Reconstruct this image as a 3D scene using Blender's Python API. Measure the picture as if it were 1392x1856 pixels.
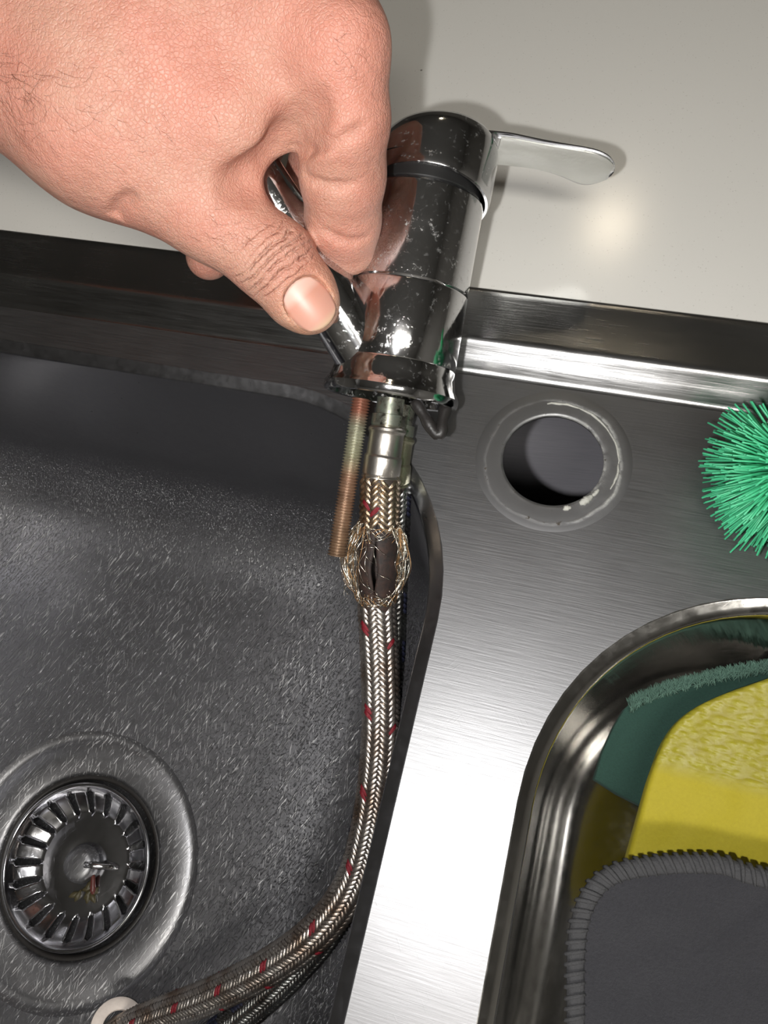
import bpy, bmesh, math, random
import numpy as np
from mathutils import Vector, Matrix
from mathutils.bvhtree import BVHTree
random.seed(7); RNG = np.random.RandomState(7)
for o in list(bpy.data.objects): bpy.data.objects.remove(o)
S = bpy.context.scene; COL = S.collection
mm = 0.001

# ------------------------------------------------------------------ camera
F = 1394.0                       # focal length in pixels of the 1392 x 1856 frame
EYE = np.array([0, 0, 0.25])     # 25 cm above the sink deck (z = 0)
CAM = np.array([[0.9597, 0.2455, -0.1370], [0.1821, -0.9142, -0.3621], [-0.2141, 0.3225, -0.9220]])
u_, _, v_ = np.linalg.svd(CAM); CAM = u_ @ v_    # rows: image right, image down, forward
cd = bpy.data.cameras.new('camera'); cam = bpy.data.objects.new('camera', cd); COL.objects.link(cam)
cd.sensor_fit = 'VERTICAL'; cd.sensor_height = 24; cd.lens = 24 * F / 1856; cd.clip_start = 0.005; cd.clip_end = 20
mw = Matrix([[CAM[0][i], -CAM[1][i], -CAM[2][i], EYE[i]] for i in range(3)] + [[0, 0, 0, 1]])
cam.matrix_world = mw; S.camera = cam
# ------------------------------------------------------------------ light and exposure
S.view_settings.view_transform = 'Standard'; S.view_settings.look = 'None'
S.view_settings.exposure = 0.0; S.view_settings.gamma = 1.0; S.view_settings.use_curve_mapping = False
W = bpy.data.worlds.new('world'); S.world = W; W.use_nodes = True
W.node_tree.nodes['Background'].inputs[0].default_value = (0.02, 0.02, 0.022, 1)
def cam_offset(r, d, f=0.0): return Vector(EYE + CAM[0] * r + CAM[1] * d + CAM[2] * f)
fl = bpy.data.lights.new('phone_flash', 'POINT'); fl.energy = 2.9; fl.shadow_soft_size = 0.0035; fl.color = (1.0, 0.985, 0.97)
flo = bpy.data.objects.new('phone_flash', fl); COL.objects.link(flo); flo.location = cam_offset(-0.025, 0.012, -0.002)
cl = bpy.data.lights.new('ceiling_lamp_light', 'AREA'); cl.shape = 'DISK'; cl.size = 0.10; cl.energy = 0.60; cl.color = (1.0, 0.86, 0.66)
clo = bpy.data.objects.new('ceiling_lamp_light', cl); COL.objects.link(clo); clo.location = (0.0, 1.62, 1.575)
c2 = bpy.data.lights.new('fill_panel_light', 'AREA'); c2.shape = 'RECTANGLE'; c2.size = 0.9; c2.size_y = 0.25; c2.energy = 10.0; c2.color = (1.0, 0.96, 0.88)  # unseen panel, added to raise the ambient light
c2o = bpy.data.objects.new('fill_panel_light', c2); COL.objects.link(c2o); c2o.location = (0.5, -0.75, 1.57)

# ------------------------------------------------------------------ helpers
def at(u, v, z=0.0):
    d = CAM.T @ np.array([u - 696, v - 928, F]); return EYE + d * (z - EYE[2]) / d[2]
def ad(u, v, dep):
    return EYE + CAM.T @ np.array([(u - 696) / F, (v - 928) / F, 1.0]) * dep
def mesh_obj(name, verts, faces, mat=None, parent=None, smooth=True):
    me = bpy.data.meshes.new(name); me.from_pydata([tuple(v) for v in verts], [], faces); me.update()
    if smooth: me.polygons.foreach_set('use_smooth', [True] * len(me.polygons))
    o = bpy.data.objects.new(name, me); COL.objects.link(o)
    if mat: me.materials.append(mat)
    if parent: o.parent = parent; o.matrix_parent_inverse = parent.matrix_world.inverted()
    return o
def fix_normals(o):
    bm = bmesh.new(); bm.from_mesh(o.data); bmesh.ops.recalc_face_normals(bm, faces=bm.faces); bm.to_mesh(o.data); bm.free(); return o
def thing(name, label, cat, loc=(0, 0, 0), group=None, rot=None):
    o = bpy.data.objects.new(name, None); COL.objects.link(o); o.empty_display_size = 0.01
    o.matrix_world = Matrix.Translation(loc) @ (rot.to_4x4() if rot else Matrix.Identity(4))
    return tag(o, label, cat, group)
def tag(o, label, cat, group=None):
    o['label'] = label; o['category'] = cat
    if group: o['group'] = group
    return o
def struct(o): o['kind'] = 'structure'; return o
def autosmooth(o, ang=35):
    bm = bmesh.new(); bm.from_mesh(o.data)
    bmesh.ops.recalc_face_normals(bm, faces=bm.faces)
    for e in bm.edges:
        e.smooth = not (len(e.link_faces) == 2 and e.calc_face_angle(0) > math.radians(ang))
    bm.to_mesh(o.data); bm.free(); return o
def loft(rings, close_first=False, close_last=False):
    V, Fc = [], []; n = len(rings[0])
    for r in rings: V += [tuple(p) for p in r]
    for k in range(len(rings) - 1):
        for i in range(n):
            j = (i + 1) % n; Fc.append((k * n + i, k * n + j, (k + 1) * n + j, (k + 1) * n + i))
    if close_first: Fc.append(tuple(range(n))[::-1])
    if close_last: Fc.append(tuple(range((len(rings) - 1) * n, len(rings) * n)))
    return V, Fc
def lathe(prof, n=64, mat4=None, cf=False, cl_=False):
    mat4 = mat4 or Matrix.Identity(4); rings = []
    for r, z in prof:
        rings.append([mat4 @ Vector((max(r, 1e-6) * math.cos(2 * math.pi * i / n), max(r, 1e-6) * math.sin(2 * math.pi * i / n), z)) for i in range(n)])
    return loft(rings, cf, cl_)
def box_mesh(x0, x1, y0, y1, z0, z1):
    V = [(x, y, z) for x in (x0, x1) for y in (y0, y1) for z in (z0, z1)]
    return V, [(0, 1, 3, 2), (4, 6, 7, 5), (0, 4, 5, 1), (2, 3, 7, 6), (0, 2, 6, 4), (1, 5, 7, 3)]
def catmull(P, step):
    P = [np.array(p, float) for p in P]; P = [2 * P[0] - P[1]] + P + [2 * P[-1] - P[-2]]; out = []
    for i in range(1, len(P) - 2):
        for k in range(40):
            t = k / 40; a, b, c, d = P[i - 1:i + 3]
            out.append(0.5 * (2 * b + (c - a) * t + (2 * a - 5 * b + 4 * c - d) * t * t + (3 * b - a - 3 * c + d) * t ** 3))
    out.append(P[-2]); out = np.array(out)
    s = np.concatenate([[0], np.cumsum(np.linalg.norm(np.diff(out, axis=0), axis=1))])
    n = max(2, int(s[-1] / step) + 1); ss = np.linspace(0, s[-1], n)
    return np.array([[np.interp(x, s, out[:, k]) for k in range(3)] for x in ss]), ss
def frames(P, ref=None):
    T = np.gradient(P, axis=0); T /= np.linalg.norm(T, axis=1)[:, None]
    n = ref if ref is not None else np.array([0.3, 0.2, 1.0]); N = []
    for t in T:
        n = n - t * (n @ t); n = n / np.linalg.norm(n); N.append(n)
    N = np.array(N); return T, N, np.cross(T, N)
def sweep(P, rad, n=24, ref=None, caps=True):
    T, N, B = frames(P, ref); rings = []
    for i, p in enumerate(P):
        r = rad[i] if hasattr(rad, '__len__') else rad
        rings.append([p + r * (math.cos(a) * N[i] + math.sin(a) * B[i]) for a in [2 * math.pi * k / n for k in range(n)]])
    return loft(rings, caps, caps)
def merge(parts):
    V, Fc = [], []
    for v, f in parts:
        o = len(V); V += list(v); Fc += [tuple(i + o for i in t) for t in f]
    return V, Fc
def rrect(x0, x1, y0, y1, r, inset=0.0, rr=None, z=0.0, n=14, m=10):
    x0 += inset; x1 -= inset; y0 += inset; y1 -= inset; r = rr if rr is not None else max(r - inset, 0.004)
    P = []
    cs = [(x1 - r, y1 - r, 0), (x0 + r, y1 - r, 90), (x0 + r, y0 + r, 180), (x1 - r, y0 + r, 270)]
    for k, (cx, cy, a0) in enumerate(cs):
        for i in range(n + 1):
            a = math.radians(a0 + 90 * i / n); P.append((cx + r * math.cos(a), cy + r * math.sin(a), z))
        nx, ny, na = cs[(k + 1) % 4]; a = math.radians(na)
        q = (nx + r * math.cos(a), ny + r * math.sin(a), z); p = P[-1]
        for i in range(1, m): P.append(tuple(p[c] + (q[c] - p[c]) * i / m for c in range(3)))
    return P

# ------------------------------------------------------------------ materials
class NT:
    def __init__(s, name):
        s.m = bpy.data.materials.new(name); s.m.use_nodes = True; s.t = s.m.node_tree; s.N = s.t.nodes
        s.b = s.N['Principled BSDF']; s.tc = s.N.new('ShaderNodeTexCoord'); s.out = s.N['Material Output']
    def L(s, a, b): s.t.links.new(a, b)
    def val(s, inp, v):
        if isinstance(v, bpy.types.NodeSocket): s.L(v, inp)
        elif v is not None:
            if hasattr(inp.default_value, '__len__') and hasattr(v, '__len__') and len(inp.default_value) == 4 and len(v) == 3: v = (*v, 1)
            inp.default_value = v
    def mapped(s, scale=(1, 1, 1), rot=(0, 0, 0), loc=(0, 0, 0), src='Object'):
        m = s.N.new('ShaderNodeMapping'); s.L(s.tc.outputs[src], m.inputs[0])
        if any(rot): m.vector_type = 'TEXTURE'; scale = tuple(1 / c for c in scale)
        m.inputs['Scale'].default_value = scale; m.inputs['Rotation'].default_value = rot; m.inputs['Location'].default_value = loc; return m.outputs[0]
    def noise(s, vec, scale=1, detail=4, rough=0.5, dist=0.0):
        n = s.N.new('ShaderNodeTexNoise'); s.L(vec, n.inputs['Vector']); n.inputs['Scale'].default_value = scale
        n.inputs['Detail'].default_value = detail; n.inputs['Roughness'].default_value = rough; n.inputs['Distortion'].default_value = dist; return n.outputs['Fac']
    def voro(s, vec, scale=1, feature='F1', out='Distance', rnd=1.0):
        n = s.N.new('ShaderNodeTexVoronoi'); n.feature = feature; s.L(vec, n.inputs['Vector']); n.inputs['Scale'].default_value = scale
        n.inputs['Randomness'].default_value = rnd; return n.outputs[out]
    def ramp(s, fac, stops):
        r = s.N.new('ShaderNodeValToRGB'); s.L(fac, r.inputs[0]); e = r.color_ramp.elements
        while len(e) < len(stops): e.new(0.5)
        for el, (p, c) in zip(e, stops):
            el.position = p; el.color = (c, c, c, 1) if not hasattr(c, '__len__') else (*c, 1)
        return r.outputs[0]
    def math(s, op, a, b=None, c=None, clamp=False):
        n = s.N.new('ShaderNodeMath'); n.operation = op; n.use_clamp = clamp
        for i, x in enumerate((a, b, c)):
            if x is not None: s.val(n.inputs[i], x)
        return n.outputs[0]
    def mix(s, fac, a, b):
        n = s.N.new('ShaderNodeMix'); n.data_type = 'RGBA'; s.val(n.inputs['Factor'], fac)
        s.val(n.inputs['A'], a); s.val(n.inputs['B'], b); return n.outputs['Result']
    def vdist(s, p, scale=(1, 1, 1)):
        n = s.N.new('ShaderNodeVectorMath'); n.operation = 'DISTANCE'; s.L(s.tc.outputs['Object'], n.inputs[0]); n.inputs[1].default_value = p; return n.outputs['Value']
    def dot(s, p, d):
        n = s.N.new('ShaderNodeVectorMath'); n.operation = 'SUBTRACT'; s.L(s.tc.outputs['Object'], n.inputs[0]); n.inputs[1].default_value = p
        m = s.N.new('ShaderNodeVectorMath'); m.operation = 'DOT_PRODUCT'; s.L(n.outputs[0], m.inputs[0]); m.inputs[1].default_value = d; return m.outputs['Value']
    def bump(s, h, strength=0.3, dist=0.001, prev=None):
        b = s.N.new('ShaderNodeBump'); s.val(b.inputs['Height'], h); b.inputs['Strength'].default_value = strength; b.inputs['Distance'].default_value = dist
        if prev: s.L(prev, b.inputs['Normal'])
        s.L(b.outputs[0], s.b.inputs['Normal']); return b.outputs[0]
    def set(s, color=None, rough=None, metal=None, **k):
        s.val(s.b.inputs['Base Color'], color); s.val(s.b.inputs['Roughness'], rough); s.val(s.b.inputs['Metallic'], metal)
        for n, v in k.items(): s.val(s.b.inputs[n.replace('_', ' ')], v)
        return s
def steel(name, color=(0.56, 0.56, 0.57), rough=0.3, brush=0.25, brush_scale=(60, 1600, 400), rot=(0, 0, 0), scratch=0.3, aniso=0.0, dents=0.0, blotch=0.22):
    t = NT(name); br = t.noise(t.mapped(brush_scale, rot), 1, 3, 0.6)
    blot = t.noise(t.mapped((18, 18, 18)), 1, 5, 0.6)
    sc1 = t.ramp(t.noise(t.mapped((90, 1500, 900), (0, 0, 0.9)), 1, 1.5), [(0.66, 0.0), (0.72, 1.0)])
    sc2 = t.ramp(t.noise(t.mapped((120, 1300, 900), (0, 0, 2.2), (3, 1, 2)), 1, 1.5), [(0.67, 0.0), (0.74, 1.0)])
    sc = t.math('MAXIMUM', sc1, sc2)
    r = t.math('ADD', t.math('MULTIPLY', t.math('SUBTRACT', blot, 0.5), blotch), t.math('ADD', rough, t.math('MULTIPLY', t.math('SUBTRACT', br, 0.5), 0.18)))
    r = t.math('ADD', r, t.math('MULTIPLY', sc, scratch * 0.25), clamp=True)
    t.set(t.mix(t.ramp(blot, [(0.3, 0.0), (0.7, 1.0)]), tuple(c * (1 - blotch * 0.6) for c in color), color), r, 1.0)
    t.b.inputs['Anisotropic'].default_value = aniso
    b = t.bump(br, brush, 0.00012)
    if scratch > 0: b = t.bump(sc, scratch, 0.0004, b)
    if dents > 0:
        low = t.ramp(t.dot((0, 0, -0.155), (0, 0, 10)), [(0.12, 1.0), (0.62, 0.0)])
        d1 = t.noise(t.mapped((120, 1400, 900), (0, 0, 1.15)), 1, 1, 0.5, 0.0); d2 = t.noise(t.mapped((900, 900, 900), (0, 0, 0.4)), 1, 4, 0.7, 0.3)
        patch = t.ramp(t.noise(t.mapped((28, 28, 28), (0, 0, 0), (4, 4, 4)), 1, 3), [(0.36, 0.25), (0.6, 1.0)])
        d3 = t.noise(t.mapped((150, 1600, 900), (0, 0, 1.75), (0.09, 0.02, 0)), 1, 1, 0.5, 0.0)
        scratch_glints = t.math('MULTIPLY', t.math('MULTIPLY', low, patch), t.math('MAXIMUM', t.ramp(d1, [(0.635, 0.0), (0.69, 1.0)]), t.math('MULTIPLY', t.ramp(d3, [(0.64, 0.0), (0.69, 1.0)]), 0.7)))
        old = t.b.inputs['Base Color'].links[0].from_socket; t.val(t.b.inputs['Base Color'], t.mix(scratch_glints, old, (0.80, 0.80, 0.81)))  # scratches turned paler, their glints put into the base colour
        oldr = t.b.inputs['Roughness'].links[0].from_socket; t.val(t.b.inputs['Roughness'], t.math('ADD', t.math('ADD', oldr, t.math('MULTIPLY', scratch_glints, 0.15)), t.math('MULTIPLY', low, 0.09), clamp=True))
        b = t.bump(t.math('MULTIPLY', low, t.math('ADD', t.ramp(d1, [(0.56, 0.0), (0.68, 1.0)]), t.math('MULTIPLY', t.ramp(d2, [(0.55, 0.0), (0.72, 1.0)]), 0.5))), dents, 0.0007, b)
    return t
M = {}
M['deck'] = steel('brushed_steel_deck', (0.24, 0.24, 0.245), 0.465, 0.35, scratch=0.035, blotch=0.12).m
M['rim'] = steel('brushed_steel_rim', (0.40, 0.40, 0.40), 0.235, 0.28, scratch=0.03).m
M['bowl'] = steel('scratched_steel_bowl', (0.28, 0.28, 0.295), 0.32, 0.05, scratch=0.0, dents=0.9, blotch=0.10, brush_scale=(300, 300, 300)).m
M['bowl_smooth'] = steel('smooth_steel_bowl', (0.60, 0.59, 0.57), 0.15, 0.06, scratch=0.01, brush_scale=(300, 300, 300)).m
M['flange'] = steel('worn_steel_flange', (0.30, 0.30, 0.31), 0.36, 0.10, scratch=0.20, dents=0.10, brush_scale=(300, 300, 300)).m
t = NT('chrome'); n = t.noise(t.mapped((900, 900, 900)), 1, 3); sp = t.ramp(t.noise(t.mapped((500, 500, 500)), 1, 6, 0.8), [(0.57, 0.0), (0.68, 1.0)])
reg = t.ramp(t.noise(t.mapped((70, 70, 70)), 1, 3), [(0.42, 0.15), (0.68, 1.0)])
spm = t.math('MULTIPLY', sp, reg)
t.set(t.mix(spm, (0.60, 0.60, 0.61), (0.40, 0.39, 0.35)), t.math('ADD', t.ramp(reg, [(0.15, 0.07), (1.0, 0.16)]), t.math('MULTIPLY', spm, 0.4)), t.math('SUBTRACT', 1.0, t.math('MULTIPLY', spm, 0.45)))
t.bump(spm, 0.25, 0.0001); M['chrome'] = t.m
t = NT('dull_chrome'); t.set((0.62, 0.61, 0.58), t.math('ADD', 0.25, t.math('MULTIPLY', t.noise(t.mapped((150, 150, 150)), 1, 5), 0.25)), 1.0); M['dull_chrome'] = t.m
t = NT('black_plastic'); t.set((0.012, 0.012, 0.012), 0.35, 0); M['black'] = t.m
t = NT('black_rubber'); t.set((0.018, 0.016, 0.015), 0.45, 0); t.bump(t.noise(t.mapped((600, 600, 600)), 1, 4), 0.3, 0.0005); M['rubber'] = t.m
t = NT('quartz'); v = t.voro(t.mapped((700, 700, 700)), 1); s1 = t.ramp(v, [(0.10, 1.0), (0.22, 0.0)])
keep = t.ramp(t.noise(t.mapped((420, 420, 420)), 1, 2), [(0.50, 0.0), (0.60, 1.0)])
big = t.ramp(t.voro(t.mapped((46, 46, 46), (0, 0, 0), (0.3, 0.1, 0)), 1), [(0.016, 1.0), (0.028, 0.0)])
c = t.mix(t.math('MULTIPLY', t.math('MULTIPLY', s1, keep), 0.35), (0.65, 0.637, 0.60), (0.30, 0.28, 0.25)); c = t.mix(t.math('MULTIPLY', big, 0.8), c, (0.08, 0.07, 0.06))
t.set(c, t.math('ADD', 0.13, t.math('MULTIPLY', t.noise(t.mapped((900, 900, 900)), 1, 2), 0.05)), 0); M['quartz'] = t.m
def plain(name, col, rough=0.5, metal=0.0, bump=0.0, bs=400, var=0.0, **k):
    t = NT(name); c = col
    if var: c = t.mix(t.noise(t.mapped((bs / 3,) * 3), 1, 4), tuple(x * (1 - var) for x in col), tuple(min(1, x * (1 + var)) for x in col))
    t.set(c, rough, metal, **k)
    if bump: t.bump(t.noise(t.mapped((bs,) * 3), 1, 5, 0.6), bump, 0.0008)
    return t.m
M['paint'] = plain('wall_paint', (0.42, 0.41, 0.39), 0.8, bump=0.05, bs=60)
M['ceil'] = plain('ceiling_paint', (0.5, 0.5, 0.49), 0.9)
M['tile'] = plain('floor_vinyl', (0.10, 0.085, 0.07), 0.5, var=0.2, bs=40)
t = NT('shelf_grey'); g = t.noise(t.mapped((60, 1500, 60), (0, 0, 0.1)), 1, 3); t.set(t.mix(g, (0.19, 0.185, 0.205), (0.26, 0.255, 0.28)), 0.6, 0); M['shelf'] = t.m
M['cabinet'] = plain('cabinet_board', (0.30, 0.30, 0.30), 0.6)
M['trim'] = plain('lamp_trim', (0.7, 0.7, 0.68), 0.4)
t = NT('lamp_glow'); t.set((0.9, 0.8, 0.6), 0.5, 0); t.b.inputs['Emission Color'].default_value = (1, 0.84, 0.58, 1); t.b.inputs['Emission Strength'].default_value = 12; M['glow'] = t.m
t = NT('fill_panel_glow'); t.set((0.9, 0.9, 0.9), 0.5, 0); t.b.inputs['Emission Color'].default_value = (1, 0.96, 0.9, 1); t.b.inputs['Emission Strength'].default_value = 12.0; M['glow2'] = t.m

# ------------------------------------------------------------------ the room
ZF, ZC = -0.90, 1.60
def room(name, b, m): return struct(mesh_obj(name, *box_mesh(*b), m, smooth=False))
room('floor', (-2.2, 2.2, -1.6, 2.9, ZF - 0.05, ZF), M['tile'])
room('ceiling', (-2.2, 2.2, -1.6, 2.9, ZC, ZC + 0.05), M['ceil'])
room('wall_left', (-2.25, -2.2, -1.6, 2.9, ZF, ZC), M['paint'])
room('wall_right', (2.2, 2.25, -1.6, 2.9, ZF, ZC), M['paint'])
room('wall_back', (-2.2, 2.2, 2.9, 2.95, ZF, ZC), M['paint'])
room('wall_front', (-2.2, 2.2, -1.65, -1.6, ZF, ZC), M['paint'])
cz = thing('ceiling_light', 'small round warm ceiling downlight above the far side of the counter', 'light', (0, 1.62, ZC))
V, Fc = lathe([(0.075, 0), (0.10, 0), (0.10, -0.008), (0.092, -0.012), (0.078, -0.010), (0.075, 0)], 48, Matrix.Translation((0, 1.62, ZC))); mesh_obj('trim_ring', V, Fc, M['trim'], cz)
V, Fc = lathe([(0.0, -0.003), (0.05, -0.003), (0.075, -0.001)], 48, Matrix.Translation((0, 1.62, ZC))); mesh_obj('diffuser', V, Fc, M['glow'], cz)
cz = thing('ceiling_light', 'long pale unseen ceiling panel added as ambient fill light', 'light', (0.5, -0.75, ZC))
mesh_obj('fill_panel_frame', *box_mesh(0.02, 0.98, -0.90, -0.60, ZC - 0.015, ZC), M['trim'], cz, False)
mesh_obj('diffuser', *box_mesh(0.05, 0.95, -0.875, -0.625, ZC - 0.020, ZC - 0.0151), M['glow2'], cz, False)  # glowing face of the added fill panel

# ------------------------------------------------------------------ counter and cabinet
ZR = 0.008                                     # top of the raised sink rim
def planar(outer, holes, z):
    bm = bmesh.new()
    for lp in [outer] + holes:
        vs = [bm.verts.new((p[0], p[1], z)) for p in lp]
        for i in range(len(vs)): bm.edges.new((vs[i], vs[(i + 1) % len(vs)]))
    bmesh.ops.triangle_fill(bm, use_beauty=True, use_dissolve=False, edges=bm.edges[:])
    for f in bm.faces:
        if f.normal.z < 0: f.normal_flip()
    return bm
SK = (-0.425, 0.215, -0.345)                   # sink x0, x1, y0 at the outer edge of its rim
y_edge = at(864, 518, ZR)[1]; y_r1 = at(842, 607, ZR)[1]; y_r2 = at(838, 678, 0)[1]
outer_rim = rrect(SK[0], SK[1], SK[2], y_edge, 0.012)
cut = rrect(SK[0] + 0.006, SK[1] - 0.006, SK[2] + 0.006, y_edge - 0.006, 0.010)
bm = planar(rrect(-0.95, 0.95, -0.42, 0.62, 0.006), [cut], 0.0062)
r = bmesh.ops.extrude_face_region(bm, geom=bm.faces[:])
for v in r['geom']:
    if isinstance(v, bmesh.types.BMVert): v.co.z -= 0.03
bmesh.ops.recalc_face_normals(bm, faces=bm.faces)
me = bpy.data.meshes.new('countertop'); bm.to_mesh(me); bm.free(); me.materials.append(M['quartz'])
o = bpy.data.objects.new('countertop', me); COL.objects.link(o); tag(o, 'pale grey speckled quartz countertop behind the steel sink', 'countertop')
cb = thing('base_cabinet', 'grey cabinet under the sink, seen through the empty tap hole', 'cabinet', (0, 0, ZF))
for b in ((-0.93, -0.91, -0.40, 0.60), (0.91, 0.93, -0.40, 0.60)): mesh_obj('side_panel', *box_mesh(*b, ZF, -0.024), M['cabinet'], cb, False)
mesh_obj('back_panel', *box_mesh(-0.91, 0.91, 0.58, 0.60, ZF, -0.024), M['cabinet'], cb, False)
mesh_obj('door', *box_mesh(-0.91, -0.002, -0.42, -0.40, ZF, -0.06), M['cabinet'], cb, False)
mesh_obj('door', *box_mesh(0.002, 0.91, -0.42, -0.40, ZF, -0.06), M['cabinet'], cb, False)
mesh_obj('shelf', *box_mesh(-0.91, 0.91, 0.138, 0.58, -0.148, -0.130), M['shelf'], cb, False)

# ------------------------------------------------------------------ the sink
sink = thing('kitchen_sink', 'brushed stainless steel double bowl sink let into the quartz counter', 'sink', (0, 0, 0))
HC = at(1002, 833); HR = 0.0175
LB = (-0.372, -0.0308, -0.285, 0.1315, 0.078); RB = (0.0047, 0.168, -0.265, 0.0850, 0.080)
DC = at(132, 1568, -0.15)[:2]
def circ(c, r, n, z=0): return [(c[0] + r * math.cos(2 * math.pi * i / n), c[1] + r * math.sin(2 * math.pi * i / n), z) for i in range(n)]
deck_out = rrect(SK[0] + 0.040, SK[1] - 0.040, SK[2] + 0.040, y_r2, 0.02)
bm = planar(deck_out, [rrect(*LB), rrect(*RB), circ(HC, HR, 72)], 0)
bm.verts.ensure_lookup_table(); me = bpy.data.meshes.new('deck'); bm.to_mesh(me); bm.free(); me.materials.append(M['deck'])
o = bpy.data.objects.new('deck', me); COL.objects.link(o); o.parent = sink
# raised rim around the deck: slope up, flat band, rolled outer edge
def ring_between(a, z):   # a = 0 at deck edge .. 1 at outer edge
    xi = 0.040 * (1 - a)
    ye = y_r2 + (y_edge - y_r2) * a
    return rrect(SK[0] + xi, SK[1] - xi, SK[2] + xi, ye, 0.02 - 0.008 * a, rr=0.02 - 0.008 * a, z=z)
aR1 = (y_r1 - y_r2) / (y_edge - y_r2); prof = [(0, 0)]
for k in range(1, 5): prof.append((0.07 * aR1 * k, ZR * 0.018 * k * k * 0.9))
prof += [(0.5 * aR1, ZR * 0.5), (0.74 * aR1, ZR * 0.77)]
for k in range(1, 5): prof.append((0.74 * aR1 + 0.075 * aR1 * k * 0.95, ZR * (1 - 0.23 * ((4 - k) / 4) ** 2)))
prof += [(aR1 * 1.1, ZR), (0.5, ZR), (0.88, ZR + 0.0003), (0.93, ZR + 0.0006), (0.97, ZR + 0.0003), (0.99, ZR - 0.0006), (1.0, 0.0063)]
V, Fc = loft([ring_between(a, z) for a, z in prof]); o = fix_normals(mesh_obj('rim', V, Fc, M['rim'], sink))
def bowl(name, B, depth, fil, slope_z, mat, centre=None, rdrain=0.0, taper=0.013):
    prof = [(0, 0), (0.0003, -0.00005), (0.0006, -0.0002), (0.0025, -0.00115), (0.0044, -0.0021), (0.0048, -0.0025), (0.0050, -0.0035), (0.0053, -0.008), (0.006, -0.02)]
    zf = -depth + fil; prof += [(0.006 + (taper - 0.006) * k / 4, -0.02 + (zf + 0.02) * k / 4) for k in range(1, 5)]
    for k in range(1, 13):
        a = math.radians(84 * k / 12); prof.append((taper + fil * (1 - math.cos(a)), zf - fil * math.sin(a)))
    rings = [rrect(*B, inset=i, rr=max(B[4] - i * 0.75, 0.02), z=z, n=20) for i, z in prof]
    last = rings[-1]; z0 = prof[-1][1]; c = centre if centre is not None else ((B[0] + B[1]) / 2, (B[2] + B[3]) / 2)
    rd = rdrain if rdrain else 0.03
    for k in range(1, 9):
        t = k / 8; R = []
        for p in last:
            a = math.atan2(p[1] - c[1], p[0] - c[0]); q = (c[0] + rd * math.cos(a), c[1] + rd * math.sin(a))
            R.append((p[0] + (q[0] - p[0]) * t, p[1] + (q[1] - p[1]) * t, z0 + (slope_z - z0) * t))
        rings.append(R)
    V, Fc = loft(rings, close_last=not rdrain); o = mesh_obj(name, V, Fc, mat, sink)
    return fix_normals(o)
bl = bowl('bowl', LB, 0.1475, 0.050, -0.1505, M['bowl'], DC, 0.0655, taper=0.0068); bl['label'] = 'large deep left bowl with scratched floor'
br_ = bowl('bowl', RB, 0.098, 0.036, -0.100, M['bowl_smooth'], None, 0.0, taper=0.010); br_['label'] = 'small shallow right bowl with smooth mirror-like walls'
# lip of the tap hole
V, Fc = lathe([(HR, 0), (HR - 0.0001, -0.0004), (HR, -0.0016), (HR + 0.02, -0.0018)], 72, Matrix.Translation(HC)); fix_normals(mesh_obj('tap_hole', V, Fc, M['deck'], sink))
# grime and old sealant around the hole
t = NT('hole_grime'); d = t.vdist(tuple(HC)); no = t.noise(t.mapped((260, 260, 260)), 1, 6, 0.7); wob = t.math('ADD', d, t.math('MULTIPLY', t.math('SUBTRACT', t.noise(t.mapped((45, 45, 45)), 1, 3), 0.5), 0.005))
ringm = t.ramp(t.math('MULTIPLY', wob, 30.0), [(0.530, 0.75), (0.560, 0.20), (0.62, 0.08), (0.685, 0.12), (0.705, 0.85), (0.735, 0.10), (0.80, 0.0)])
side = t.ramp(t.dot(tuple(HC), (18, 6, 0)), [(0.0, 0.22), (0.25, 1.0)])
gm = t.math('MULTIPLY', t.math('MULTIPLY', ringm, side), t.ramp(no, [(0.38, 0.25), (0.62, 1.0)]), clamp=True)
dk = t.math('MULTIPLY', t.ramp(t.noise(t.mapped((330, 330, 330), (0, 0, 0), (1, 2, 3)), 1, 4, 0.7), [(0.60, 0.0), (0.66, 1.0)]), t.ramp(ringm, [(0.1, 0.0), (0.4, 1.0)]))
c = t.mix(gm, (0.24, 0.24, 0.245), (0.40, 0.40, 0.37)); c = t.mix(dk, c, (0.05, 0.04, 0.03))
t.set(c, t.math('ADD', 0.45, t.math('MULTIPLY', gm, 0.4)), t.math('SUBTRACT', 1.0, t.math('MAXIMUM', gm, dk), clamp=True)); t.bump(gm, 0.5, 0.0005)
V, Fc = lathe([(HR - 0.0002, -0.0008), (HR - 0.0001, 0.00012), (HR + 0.001, 0.0002), (HR + 0.004, 0.0002), (HR + 0.008, 0.0002), (HR + 0.0095, 0.00004)], 96, Matrix.Translation(HC)); fix_normals(mesh_obj('grime_ring', V, Fc, t.m, sink))['label'] = 'ring of limescale and old sealant round the empty tap hole'
rr = []
for k, (a, ln, w) in enumerate([(-52, 16, 1.5), (-70, 8, 1.0), (-36, 10, 0.8), (38, 40, 0.5), (5, 36, 0.45), (75, 30, 0.5), (-20, 26, 0.45)]):
    P = [HC + np.array([(HR + (0.0012 if k < 3 else 0.0045) + 0.0004 * random.random()) * math.cos(math.radians(a + ln * q / 8)), (HR + (0.0012 if k < 3 else 0.0045) + 0.0004 * random.random()) * math.sin(math.radians(a + ln * q / 8)), 0.0003]) for q in range(9)]
    rr.append(sweep(np.array(P), [w * mm * (0.4 + 0.6 * math.sin(math.pi * (q + 0.5) / 9)) * random.uniform(0.75, 1.1) for q in range(9)], 8))
V, Fc = merge(rr); o = mesh_obj('sealant_bead', V, Fc, plain('old_sealant', (0.42, 0.42, 0.38), 0.6, bump=0.6, bs=900, var=0.4), sink); o['kind'] = 'stuff'
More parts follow.
